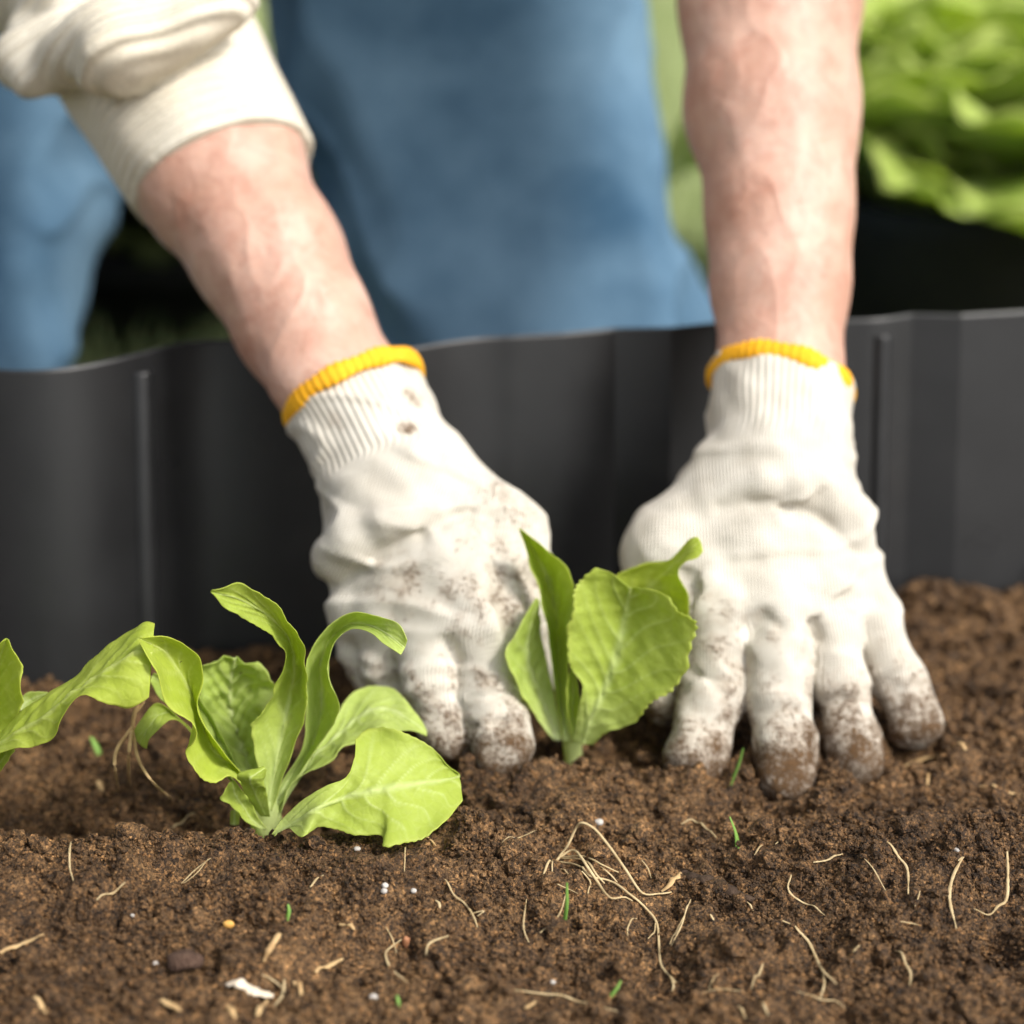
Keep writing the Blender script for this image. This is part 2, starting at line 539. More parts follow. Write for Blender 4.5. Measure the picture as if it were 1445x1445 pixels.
p3 = np.stack([XX.ravel(), YY.ravel(), np.zeros(XX.size)], 1)
LUMP += 0.0016 * vnoise2(XX, YY, 330, 5) + 0.0016 * vnoise2(XX, YY, 120, 6) + 0.003 * np.minimum(vnoise2(XX, YY, 55, 8), 0.1)
fade = np.clip((np.minimum.reduce([XX - GX0, GX1 - XX, YY - GY0, GY1 - YY])) / 0.03, 0, 1)
LUMP -= 0.0045 * np.clip(vnoise2(XX, YY, 75, 14) - 0.25, 0, 1) + 0.003 * np.clip(vnoise2(XX, YY, 150, 15) - 0.2, 0, 1)
LUMP -= 0.020 * np.clip(vnoise2(XX, YY, 30, 16) - 0.38, 0, 1) + 0.006 * np.clip(vnoise2(XX, YY, 48, 17) - 0.35, 0, 1)
LUMP -= LUMP.mean()
LUMP *= fade
HH += LUMP
# soil pushed aside by the fingertips
for fx, fy, fd in ((1112, 1095, 1.035), (985, 1065, 1.045), (1205, 1070, 1.05), (1290, 1015, 1.07), (708, 1050, 1.04), (640, 1035, 1.05)):
    c = pt(fx, fy, fd)
    rr = np.hypot(XX - c[0], YY - c[1])
    HH += 0.010 * np.exp(-((rr - 0.021) / 0.010) ** 2) * (0.55 + 0.6 * np.clip((c[1] + 0.006 - YY) / 0.02, 0, 1))
c = pt(808, 1052, 0.0)
HH += 0.008 * np.exp(-((XX - c[0]) / 0.022) ** 2 - ((YY - c[1] + 0.012) / 0.012) ** 2)
# hole below the front leaf of the left lettuce
c = pt(430, 1180, 0.005)
HH -= 0.022 * np.exp(-((XX - c[0]) / 0.022) ** 2 - ((YY - c[1]) / 0.012) ** 2)
c = pt(440, 1130, 0.0)
HH -= 0.006 * np.exp(-((XX - c[0]) / 0.03) ** 2 - ((YY - c[1]) / 0.03) ** 2)
def soil_h(x, y):
    fx = np.clip((np.asarray(x) - GX0) / GS, 0, len(gx) - 1.001); fy = np.clip((np.asarray(y) - GY0) / GS, 0, len(gy) - 1.001)
    i, j = fx.astype(int), fy.astype(int)
    u, v = fx - i, fy - j
    return (HH[i, j] * (1 - u) + HH[i + 1, j] * u) * (1 - v) + (HH[i, j + 1] * (1 - u) + HH[i + 1, j + 1] * u) * v
def on_soil(px, py, lift=0.0):
    z = 0.0
    for _ in range(12):
        p = pt(px, py, min(z / K, 0.4))
        z = 0.5 * z + 0.5 * float(soil_h(p[0], p[1]))
    p = pt(px, py, z / K)
    return np.array([p[0], p[1], z + lift])

xs = np.concatenate([np.linspace(-1.8, GX0 - 0.01, 60), gx, np.linspace(GX1 + 0.01, 1.8, 60)])
ys = np.concatenate([np.linspace(-0.4, GY0 - 0.006, 70), gy])
X2, Y2 = np.meshgrid(xs, ys, indexing='ij')
Z2 = low_h(X2, Y2) + 0.003 * vnoise2(X2, Y2, 60, 9)
Z2[60:60 + len(gx), 70:] = HH
Z2 = np.where(Y2 > edge_y(X2) + 0.012, np.minimum(Z2, -0.075), Z2)
nx, ny = X2.shape
ii = np.arange(nx * ny).reshape(nx, ny)
Fq = np.stack([ii[:-1, :-1].ravel(), ii[1:, :-1].ravel(), ii[1:, 1:].ravel(), ii[:-1, 1:].ravel()], 1)
soil = obj('soil_bed', mesh_np('soil_bed', np.stack([X2.ravel(), Y2.ravel(), Z2.ravel()], 1), Fq), M_SOIL)
tag(soil, 'brown crumbly soil of the planting bed in front of the edging', kind='structure')

def ico(sub):
    import bmesh
    bm = bmesh.new()
    bmesh.ops.create_icosphere(bm, subdivisions=sub, radius=1)
    V = np.array([v.co[:] for v in bm.verts]); F = np.array([[v.index for v in f.verts] for f in bm.faces])
    bm.free()
    return V, F
ICO1, ICO2 = ico(1), ico(2)
CLEAR = np.zeros(HH.shape, bool)
def clear_at(P, r):
    q = int(math.ceil(r / GS))
    for p in P:
        a, b = int(round((p[0] - GX0) / GS)), int(round((p[1] - GY0) / GS))
        if 0 < a < HH.shape[0] and 0 < b < HH.shape[1]:
            CLEAR[max(a - q, 0):a + q + 1, max(b - q, 0):b + q + 1] = True
# ------------------------------------------------------------------ lawn behind the edging
gp = mesh_np('lawn', [(-80, -60, -0.06), (80, -60, -0.06), (80, 160, -0.06), (-80, 160, -0.06)], [(0, 1, 2, 3)])
tag(obj('lawn', gp, M_LAWN), 'green lawn behind the planting bed', kind='structure')
n = 80000
yy = 1.1 + 3.9 * rng.random(n) ** 1.2
xx = rng.uniform(-1, 1, n) * (0.6 + yy * 0.42)
m = yy > edge_y(xx) + 0.08
xx, yy = xx[m], yy[m]; n = len(xx)
hgt = rng.uniform(0.02, 0.06, n); ang = rng.uniform(0, 6.28, n); wd = rng.uniform(0.0015, 0.003, n)
ln = rng.normal(0, 0.018, (n, 2))
A = np.stack([xx - np.cos(ang) * wd, yy - np.sin(ang) * wd, np.full(n, -0.06)], 1)
B = np.stack([xx + np.cos(ang) * wd, yy + np.sin(ang) * wd, np.full(n, -0.06)], 1)
T = np.stack([xx + ln[:, 0], yy + ln[:, 1], -0.06 + hgt], 1)
V = np.stack([A, B, T], 1).reshape(-1, 3)
tag(obj('grass', mesh_np('grass', V, np.arange(3 * n).reshape(-1, 3), False), M_GRASS), 'short green grass of the lawn', 'grass', kind='stuff')

# ------------------------------------------------------------------ garden edging
def catmull(P, n, closed=False):
    P = np.asarray(P, float)
    if len(P) == 2:
        t = np.linspace(0, 1, n)[:, None]
        return P[0] * (1 - t) + P[1] * t
    L = np.concatenate([[0], np.cumsum(np.maximum(np.linalg.norm(np.diff(P, axis=0), axis=1), 1e-9) ** 0.7)])
    L /= L[-1]
    Q = np.vstack([2 * P[0] - P[1], P, 2 * P[-1] - P[-2]])
    t = np.linspace(0, 1, n)
    i = np.clip(np.searchsorted(L, t, side='right') - 1, 0, len(P) - 2)
    u = ((t - L[i]) / (L[i + 1] - L[i]))[:, None]
    a, b, c, d = Q[i], Q[i + 1], Q[i + 2], Q[i + 3]
    return 0.5 * (2 * b + (c - a) * u + (2 * a - 5 * b + 4 * c - d) * u ** 2 + (3 * b - a - 3 * c + d) * u ** 3)
edging = empty('garden_edging')
tag(edging, 'wavy satin black garden edging strip standing behind the seedlings', 'garden edging')
line = catmull(np.vstack([EDGE_ALL[:16], EDGE_ALL[16:26]]), 240)
line = np.vstack([line, EDGE_ALL[26:28], catmull(EDGE_ALL[28:33], 60), EDGE_ALL[33:34], catmull(EDGE_ALL[34:], 120)])
# shallow waves that give the sheet its soft bands of light, folds kept crisp
sx = line[:, 0]
tang = np.gradient(line, axis=0)
nor = np.stack([tang[:, 1], -tang[:, 0]], 1)
nor /= np.linalg.norm(nor, axis=1)[:, None] + 1e-9
wave = 0.017 * np.sin((sx + 0.27) / 0.062 * 2 * math.pi / 2.6) * np.clip((0.0 - sx) / 0.08, 0, 1)
line = line + nor * wave[:, None]
TH = 0.0016
LEAN = 0.19
prof = [(-TH, -0.10), (-TH, TOPZ * K - 0.0012), (-TH * 0.5, TOPZ * K - 0.0002), (TH * 0.5, TOPZ * K), (TH, TOPZ * K - 0.0012), (TH, -0.10)]
V = []; nl = len(line)
for q in range(nl):
    for (o2, z) in prof:
        V.append((line[q, 0] + nor[q, 0] * o2, line[q, 1] + nor[q, 1] * o2 - LEAN * (TOPZ * K - z), z))
m_ = len(prof)
F = [(q * m_ + k, q * m_ + (k + 1) % m_, (q + 1) * m_ + (k + 1) % m_, (q + 1) * m_ + k) for q in range(nl - 1) for k in range(m_)]
me = mesh_np('sheet', V, F)
sh = obj('sheet', me, M_PANEL, edging)
md = sh.modifiers.new('edge', 'EDGE_SPLIT'); md.split_angle = math.radians(8)
def stake(px_top, y_top, wpx):
    """half-round stake pocket pressed into the sheet"""
    p = pt(px_top, y_top + 12, TOPZ - 0.010)
    x0 = p[0]
    y0 = float(np.interp(x0, line[:, 0], line[:, 1]))
    q = np.argmin(np.abs(line[:, 0] - x0))
    nn = np.array([nor[q, 0], nor[q, 1]])
    if nn[1] > 0: nn = -nn
    tt = np.array([-nn[1], nn[0]])
    r = rp(wpx / 2, px_top, y_top, TOPZ)
    zt = TOPZ * K - 0.0085
    V = []; S = 14
    zs = [(-0.10, 1.0), (zt - 0.0015, 1.0), (zt - 0.0004, 0.97), (zt, 0.9)]
    for z, k in zs:
        for s in range(S + 1):
            a = math.pi * s / S
            pr = r * 0.95 * math.sin(a) * k + 0.0004
            w_ = -r * math.cos(a)
            V.append((x0 + tt[0] * w_ + nn[0] * pr, y0 + tt[1] * w_ + nn[1] * pr - LEAN * (TOPZ * K - z), z))
    F = []
    for a in range(len(zs) - 1):
        for s in range(S):
            F.append((a * (S + 1) + s, a * (S + 1) + s + 1, (a + 1) * (S + 1) + s + 1, (a + 1) * (S + 1) + s))
    b0 = (len(zs) - 1) * (S + 1)
    for s in range(S // 2):
        F.append((b0 + s, b0 + s + 1, b0 + S - s - 1, b0 + S - s))
    o = obj('stake', mesh_np('stake', V, F), M_PANEL, edging)
    mm = o.modifiers.new('edge', 'EDGE_SPLIT'); mm.split_angle = math.radians(40)
stake(197, 513, 37)
stake(1244, 461, 27)

# ------------------------------------------------------------------ leaves
def leaf_mesh(name, Lp, Mp, Rp, nu=72, nv=33, ruffle=0.0014, blister=0.0009, serr=0.025, seed=0, thick=0.0003, crease=0.35, veins=9, fu=1.0):
    r = np.random.default_rng(seed + 100)
    L, M, R = (catmull(P, nu) for P in (Lp, Mp, Rp))
    u = np.linspace(0, 1, nu)[:, None, None]; v = np.linspace(-1, 1, nv)[None, :, None]
    sr = 1 + serr * ((np.abs(((u * 23 + 0.8 * np.sin(u * 17)) % 1) - 0.5) * 2 - 0.5) + 0.8 * np.sin(u * 41 + seed) * 0.5) * np.abs(v) ** 8
    vv = v * sr
    P = L[:, None] * (vv * (vv - 1) / 2) + M[:, None] * (1 - vv * vv) + R[:, None] * (vv * (vv + 1) / 2)
    PL = np.where(vv < 0, L[:, None] * (-vv) + M[:, None] * (1 + vv), R[:, None] * vv + M[:, None] * (1 - vv))
    P = P * (1 - crease) + PL * crease
    du = np.gradient(P, axis=0); dv = np.gradient(P, axis=1)
    N = np.cross(du, dv)
    N /= np.linalg.norm(N, axis=2, keepdims=True) + 1e-12
    u2, v2 = u[..., 0], v[..., 0]
    av = np.abs(v2)
    wid = np.linalg.norm(R - L, axis=1)[:, None]
    wk = np.clip(wid / 0.02, 0, 1)
    ph = u2 * veins - av * 2.0 + 0.25 * np.sin(u2 * 9 + v2 * 5 + seed) + np.where(v2 > 0, 0.4, 0)
    q = np.abs((ph % 1) - 0.5)
    side = np.clip(1 - q / (0.07 + 0.03 * (1 - av)), 0, 1) * np.clip(1.05 - av, 0, 1) ** 0.6
    mid = np.clip(1 - av / (0.15 * (1 - 0.8 * u2) + 0.02), 0, 1) ** 0.7
    vein = np.maximum(mid, side * 0.75) * np.ones_like(q)
    flat = P.reshape(-1, 3)
    bl = (sines(flat, 70, seed + 1) * 0.5 + sines(flat, 150, seed + 2) * 0.3).reshape(nu, nv)
    pouch = np.cos((q - 0.0) * 2 * math.pi) * -1          # puffed between veins
    ruf = np.sin(u2 * (15 + seed % 5) * fu + 2 * np.sin(u2 * 6 + seed) + v2) * 0.7 + np.sin(u2 * 31 * fu + seed) * 0.3
    disp = (-0.0008 * mid - 0.0004 * side + blister * (bl * 0.7 + pouch * 0.35 * np.clip(1 - av, 0, 1)) + ruffle * ruf * av ** 3 * np.clip((u2 - 0.12) * 3, 0, 1)) * wk
    P = P + N * disp[..., None]
    ii = np.arange(nu * nv).reshape(nu, nv)
    Fq = np.stack([ii[:-1, :-1].ravel(), ii[1:, :-1].ravel(), ii[1:, 1:].ravel(), ii[:-1, 1:].ravel()], 1)
    me = mesh_np(name, P.reshape(-1, 3), Fq)
    if len(me.vertices) == nu * nv:
        fattr(me, 'vein', vein.ravel())
        fattr(me, 'edge', (np.clip((av - 0.9) / 0.1, 0, 1) * np.ones_like(q)).ravel())
        fattr(me, 'pale', (np.clip(1 - u2 / 0.38, 0, 1) ** 1.3 * np.clip(1.0 - 0.5 * av, 0, 1) * np.ones_like(q)).ravel())
    return me
def leaf(parent, L, M, R, mat=None, seed=0, conv=None, **kw):
    f = conv or (lambda x, y: (x, y))
    g = lambda pts: np.array([pt(*f(x, y), d) for x, y, d in pts])
    me = leaf_mesh('leaf', g(L), g(M), g(R), seed=seed, **kw)
    o = obj('leaf', me, mat or M_LEAF, parent)
    s = o.modifiers.new('thick', 'SOLIDIFY'); s.thickness = kw.get('thick', 0.0003); s.offset = 0
    return o
c5 = lambda x, y: (x * 0.4706, 780 + y * 0.4706)
c6 = lambda x, y: (690 + x * 0.2353, 730 + y * 0.2353)

# --- left lettuce
LB = 0.985
lett = empty('lettuce_seedling')
tag(lett, 'young lettuce with a curled upright leaf and one leaf flat on the soil', 'lettuce')
# tall leaf curling over at the top
leaf(lett, [(785, 775, LB), (775, 640, 0.985), (752, 520, .985), (800, 455, .985), (838, 380, .982), (850, 290, .978), (770, 218, .965), (690, 175, .955), (632, 118, .95)],
     [(800, 775, LB), (825, 640, .99), (850, 520, .995), (872, 420, 1.0), (882, 330, .995), (862, 250, .985), (800, 185, .972), (720, 140, .96), (632, 116, .951)],
     [(815, 775, LB), (860, 640, .985), (905, 520, .985), (916, 420, .985), (920, 320, .98), (885, 235, .972), (825, 155, .966), (730, 96, .957), (635, 112, .95)], seed=1, conv=c5, ruffle=.0016, fu=2.2, serr=.05, nu=110)
# broad puckered leaf at the back
leaf(lett, [(770, 770, .995), (700, 660, 1.0), (620, 560, 1.005), (588, 450, 1.01), (598, 345, 1.015), (660, 318, 1.02)],
     [(790, 770, .995), (745, 640, 1.015), (715, 560, 1.025), (690, 460, 1.03), (690, 380, 1.03), (705, 318, 1.025)],
     [(805, 770, .995), (790, 640, 1.005), (775, 560, 1.01), (800, 470, 1.015), (826, 395, 1.02), (770, 330, 1.022)], M_LEAFB, seed=2, conv=c5, blister=.0030, ruffle=.002, nu=90, nv=45)
# leaf folding out to the left
leaf(lett, [(775, 775, LB), (735, 712, .975), (690, 668, .968), (640, 690, .96), (588, 668, .957), (568, 605, .955), (580, 540, .952), (500, 430, .95), (450, 340, .95), (415, 260, .952)],
     [(785, 775, LB), (740, 690, .98), (700, 640, .982), (655, 610, .982), (622, 560, .982), (600, 500, .98), (570, 420, .978), (530, 350, .974), (490, 295, .97), (417, 258, .955)],
     [(795, 772, LB), (765, 700, .98), (715, 650, .975), (668, 590, .97), (618, 535, .968), (596, 460, .968), (602, 360, .97), (588, 298, .97), (525, 255, .966), (419, 256, .955)], M_LEAFY, seed=3, conv=c5, ruffle=.002, blister=.0007)
# small leaf pointing left behind it
leaf(lett, [(760, 770, .99), (640, 600, 1.0), (540, 500, 1.0), (470, 450, 1.0), (410, 520, .995), (402, 545, .995)],
     [(765, 772, .99), (650, 620, 1.005), (550, 510, 1.005), (490, 480, 1.0), (440, 530, .99), (420, 575, .988)],
     [(770, 775, .99), (655, 640, 1.0), (560, 525, 1.0), (510, 500, .995), (455, 545, .985), (438, 588, .985)], seed=4, conv=c5)
# pale leaf between
leaf(lett, [(770, 770, .995), (640, 560, 1.01), (540, 480, 1.01), (480, 440, 1.01), (450, 385, 1.01)],
     [(775, 770, .995), (650, 550, 1.015), (570, 450, 1.015), (510, 400, 1.015), (455, 370, 1.012)],
     [(780, 770, .995), (660, 540, 1.01), (600, 430, 1.01), (540, 380, 1.01), (460, 362, 1.012)], M_LEAFB, seed=5, conv=c5)
# arching leaf on the right
leaf(lett, [(815, 770, .99), (850, 680, .995), (905, 590, .995), (918, 480, .992), (922, 380, .99), (930, 300, .99), (985, 225, .99), (1055, 178, .988), (1130, 190, .982), (1195, 212, .972), (1219, 262, .965)],
     [(822, 772, .99), (865, 680, 1.0), (930, 590, 1.005), (960, 500, 1.005), (965, 410, 1.004), (965, 320, 1.002), (1000, 250, 1.0), (1055, 212, .995), (1120, 222, .985), (1170, 250, .972), (1214, 285, .965)],
     [(830, 772, .99), (880, 690, .995), (940, 600, .993), (1000, 510, .99), (1018, 455, .985), (988, 370, .985), (1000, 275, .985), (1050, 233, .983), (1110, 240, .975), (1160, 275, .965), (1202, 306, .96)], seed=6, conv=c5, ruffle=.001, mat=M_LEAFB)
# back right leaf
leaf(lett, [(830, 775, .99), (900, 640, 1.0), (945, 560, 1.015), (1010, 485, 1.03), (1050, 425, 1.04), (1112, 396, 1.045), (1180, 410, 1.042), (1240, 470, 1.03), (1280, 535, 1.02)],
     [(835, 778, .99), (905, 670, 1.0), (955, 600, 1.01), (1020, 545, 1.02), (1070, 500, 1.028), (1120, 475, 1.03), (1175, 475, 1.03), (1230, 505, 1.022), (1280, 543, 1.018)],
     [(842, 780, .985), (870, 700, .99), (930, 655, .992), (985, 625, .995), (1010, 590, 1.0), (1065, 570, 1.005), (1130, 535, 1.01), (1200, 530, 1.012), (1280, 550, 1.015)], seed=7, conv=c5, ruffle=.0015, mat=M_LEAFB)
# large leaf lying on the soil, front right
leaf(lett, [(815, 845, .021), (850, 795, .028), (935, 722, .04), (1030, 680, .045), (1060, 620, .052), (1068, 552, .058), (1115, 525, .06), (1185, 530, .06), (1275, 572, .054), (1335, 622, .045), (1376, 665, .036)],
     [(820, 846, .020), (870, 818, .026), (950, 770, .036), (1030, 735, .038), (1085, 722, .04), (1130, 712, .041), (1180, 704, .041), (1240, 695, .04), (1300, 688, .038), (1345, 680, .036), (1378, 672, .034)],
     [(822, 850, .020), (858, 822, .024), (905, 852, .027), (955, 822, .028), (1005, 830, .027), (1060, 845, .026), (1140, 850, .025), (1155, 884, .024), (1235, 866, .024), (1315, 828, .026), (1388, 740, .03)],
     seed=8, conv=c5, ruffle=.0012, nu=130, nv=45, blister=.0008, veins=7)
# frilly small front leaf
leaf(lett, [(790, 832, .975), (735, 805, .972), (705, 768, .97), (662, 735, .968), (690, 690, .97)],
     [(795, 830, .975), (755, 800, .975), (730, 762, .975), (705, 725, .974), (695, 685, .973)],
     [(800, 826, .975), (775, 795, .975), (755, 755, .975), (728, 715, .975), (700, 682, .973)], seed=9, conv=c5, ruffle=.002, nv=17, nu=40)
# inner curl
leaf(lett, [(780, 790, .982), (735, 720, .972), (715, 670, .966), (735, 655, .966), (790, 640, .966)],
     [(795, 790, .982), (765, 720, .97), (750, 680, .962), (765, 665, .962), (795, 645, .965)],
     [(810, 790, .982), (800, 720, .972), (792, 690, .966), (797, 670, .966), (799, 650, .966)], seed=10, conv=c5, nv=17, nu=40)
# stem stub
leaf(lett, [(690, 815, .98), (692, 775, .982)], [(702, 817, .978), (704, 770, .98)], [(716, 815, .98), (722, 768, .982)], seed=11, conv=c5, nv=9, nu=16, ruffle=0)

# --- middle lettuce
MB = 1.052
lm = empty('lettuce_seedling')
tag(lm, 'small lettuce seedling being pressed into the soil between both gloved hands', 'lettuce')
leaf(lm, [(440, 1345, MB), (405, 1080, 1.052), (372, 830, 1.055), (340, 620, 1.06), (290, 420, 1.065), (238, 240, 1.068), (180, 66, 1.07)],
     [(465, 1345, MB), (430, 1080, 1.06), (415, 830, 1.068), (410, 620, 1.073), (370, 420, 1.078), (290, 230, 1.078), (182, 66, 1.07)],
     [(495, 1345, MB), (470, 1080, 1.052), (478, 860, 1.052), (482, 640, 1.052), (520, 412, 1.055), (370, 212, 1.062), (184, 66, 1.07)], seed=21, conv=c6, ruffle=.0008, nv=29)
leaf(lm, [(505, 1350, 1.045), (545, 1110, 1.04), (560, 1000, 1.04), (490, 900, 1.042), (468, 760, 1.042), (482, 620, 1.043), (520, 450, 1.044), (565, 365, 1.046), (655, 308, 1.047), (760, 350, 1.046)],
     [(560, 1362, 1.042), (625, 1170, 1.04), (680, 1060, 1.042), (725, 950, 1.044), (760, 850, 1.046), (785, 760, 1.048), (805, 660, 1.05), (822, 560, 1.05), (840, 480, 1.048), (850, 420, 1.045)],
     [(625, 1360, 1.042), (715, 1285, 1.035), (850, 1245, 1.03), (985, 1110, 1.024), (1130, 1005, 1.02), (1190, 880, 1.02), (1230, 640, 1.022), (1130, 550, 1.03), (1070, 470, 1.035), (955, 425, 1.04)], seed=22, conv=c6, ruffle=.0010, nu=150, nv=49, veins=7, crease=.75, serr=.045)
leaf(lm, [(540, 1340, 1.055), (600, 1000, 1.062), (650, 700, 1.068), (720, 500, 1.072), (765, 345, 1.075), (900, 288, 1.073), (1060, 265, 1.07), (1140, 200, 1.065), (1200, 130, 1.062), (1250, 118, 1.06)],
     [(570, 1340, 1.055), (680, 1000, 1.068), (780, 750, 1.075), (860, 580, 1.078), (920, 470, 1.078), (1000, 380, 1.075), (1090, 310, 1.068), (1160, 240, 1.062), (1215, 185, 1.058), (1268, 142, 1.058)],
     [(600, 1340, 1.055), (800, 1050, 1.06), (1000, 850, 1.06), (1120, 720, 1.058), (1192, 610, 1.056), (1192, 490, 1.055), (1140, 330, 1.055), (1180, 268, 1.054), (1250, 245, 1.053), (1285, 200, 1.055)], M_LEAFY, seed=23, conv=c6, ruffle=.0006)
leaf(lm, [(385, 1335, MB), (310, 1240, 1.048), (245, 1130, 1.044), (178, 1030, 1.042), (100, 845, 1.042), (165, 700, 1.048), (282, 482, 1.058)],
     [(410, 1340, MB), (360, 1200, 1.055), (310, 1080, 1.058), (260, 960, 1.06), (225, 830, 1.06), (240, 680, 1.062), (288, 486, 1.061)],
     [(435, 1340, MB), (405, 1150, 1.056), (375, 1000, 1.062), (345, 850, 1.066), (318, 720, 1.068), (308, 610, 1.068), (296, 490, 1.063)], seed=24, conv=c6, ruffle=.001, nv=29, mat=M_LEAFB)
leaf(lm, [(500, 1340, 1.047), (470, 1150, 1.044), (470, 1000, 1.044), (490, 900, 1.045)],
     [(515, 1340, 1.047), (500, 1170, 1.05), (505, 1040, 1.05), (500, 920, 1.047)],
     [(530, 1340, 1.047), (535, 1190, 1.045), (545, 1090, 1.043), (520, 960, 1.045)], seed=25, conv=c6, ruffle=.0012, nv=15, nu=40)

# --- leftmost lettuce, mostly beyond the frame
ln_ = empty('lettuce_seedling')
tag(ln_, 'yellowish lettuce with a long arching leaf reaching over bare roots', 'lettuce')
LL = 0.99
leaf(ln_, [(-110, 690, LL), (-60, 600, .985), (0, 545, .98), (60, 475, .98), (110, 432, .98), (200, 382, .98), (262, 328, .98), (350, 268, .98), (425, 218, .98), (463, 211, .978)],
     [(-105, 695, LL), (-50, 615, .978), (15, 565, .97), (80, 525, .966), (140, 490, .962), (200, 440, .96), (262, 395, .958), (340, 340, .956), (410, 300, .956), (457, 300, .958)],
     [(-95, 700, LL), (-40, 625, .972), (30, 588, .962), (100, 582, .957), (165, 550, .953), (208, 470, .95), (255, 432, .948), (320, 452, .945), (388, 468, .945), (447, 432, .948)], M_LEAFY, seed=31, conv=c5, ruffle=.0016, nu=90, nv=41)
leaf(ln_, [(-120, 690, LL), (-110, 560, .985), (-100, 450, .985), (-70, 340, .985), (10, 262, .985)],
     [(-110, 690, LL), (-80, 570, .992), (-50, 480, .996), (-20, 370, .995), (20, 257, .988)],
     [(-100, 690, LL), (-40, 590, .985), (30, 520, .98), (70, 440, .978), (60, 340, .98), (26, 262, .985)], M_LEAFY, seed=32, conv=c5, ruffle=.0014, serr=.03)
leaf(ln_, [(-100, 720, LL), (-30, 650, .985), (0, 590, .98), (10, 560, .98)], [(-95, 725, LL), (-20, 655, .98), (15, 610, .975), (25, 580, .974)],
     [(-90, 728, LL), (-8, 665, .978), (25, 620, .972), (42, 592, .97)], seed=33, conv=c5, nv=15, nu=30)
leaf(ln_, [(-120, 700, LL), (-220, 560, .98), (-330, 420, .97), (-420, 300, .97)], [(-110, 705, LL), (-190, 600, .97), (-280, 500, .955), (-430, 330, .95)],
     [(-105, 710, LL), (-160, 650, .96), (-230, 580, .94), (-440, 380, .94)], seed=34, conv=c5, ruffle=.002)
leaf(ln_, [(-115, 700, 1.0), (-200, 500, 1.03), (-210, 350, 1.05), (-160, 230, 1.06)], [(-110, 700, 1.0), (-150, 500, 1.04), (-150, 350, 1.06), (-130, 220, 1.065)],
     [(-105, 700, 1.0), (-90, 500, 1.03), (-80, 350, 1.05), (-100, 240, 1.06)], M_LEAFB, seed=35, conv=c5, ruffle=.002)
leaf(ln_, [(60, 440, 1.0), (80, 420, 1.0), (110, 416, 1.0), (142, 418, 1.0)], [(60, 465, .998), (85, 445, 1.0), (110, 432, 1.0), (144, 420, 1.0)], [(62, 490, .996), (90, 470, .998), (115, 450, 1.0), (146, 424, 1.0)], M_LEAFB, seed=36, conv=c5, nv=13, nu=24)

# short crowns that carry the leaves
def crown(parent, px, py, d, r):
    p = pt(px, py, d)
    z0 = float(soil_h(p[0], p[1])) - 0.012
    zs = np.linspace(z0, p[2] + 0.012, 8); S = 16; V = []
    rs = r * np.array([0.75, 0.8, 0.9, 1.0, 1.05, 1.0, 0.75, 0.2])
    for z, q in zip(zs, rs):
        for k in range(S):
            a = 2 * math.pi * k / S
            w_ = q * (1 + 0.12 * math.sin(3 * a + z * 300))
            V.append((p[0] + w_ * math.cos(a), p[1] + w_ * math.sin(a), z))
    F = [(i * S + k, i * S + (k + 1) % S, (i + 1) * S + (k + 1) % S, (i + 1) * S + k) for i in range(7) for k in range(S)]
    me = mesh_np('stem', V, F)
    fattr(me, 'pale', np.full(len(V), 0.9)); fattr(me, 'vein', np.zeros(len(V))); fattr(me, 'edge', np.zeros(len(V)))
    obj('stem', me, M_LEAF, parent)
crown(lett, 374, 1146, 0.990, 0.0065)
crown(lm, 808, 1034, 1.058, 0.0042)
crown(ln_, -50, 1106, 0.992, 0.0065)

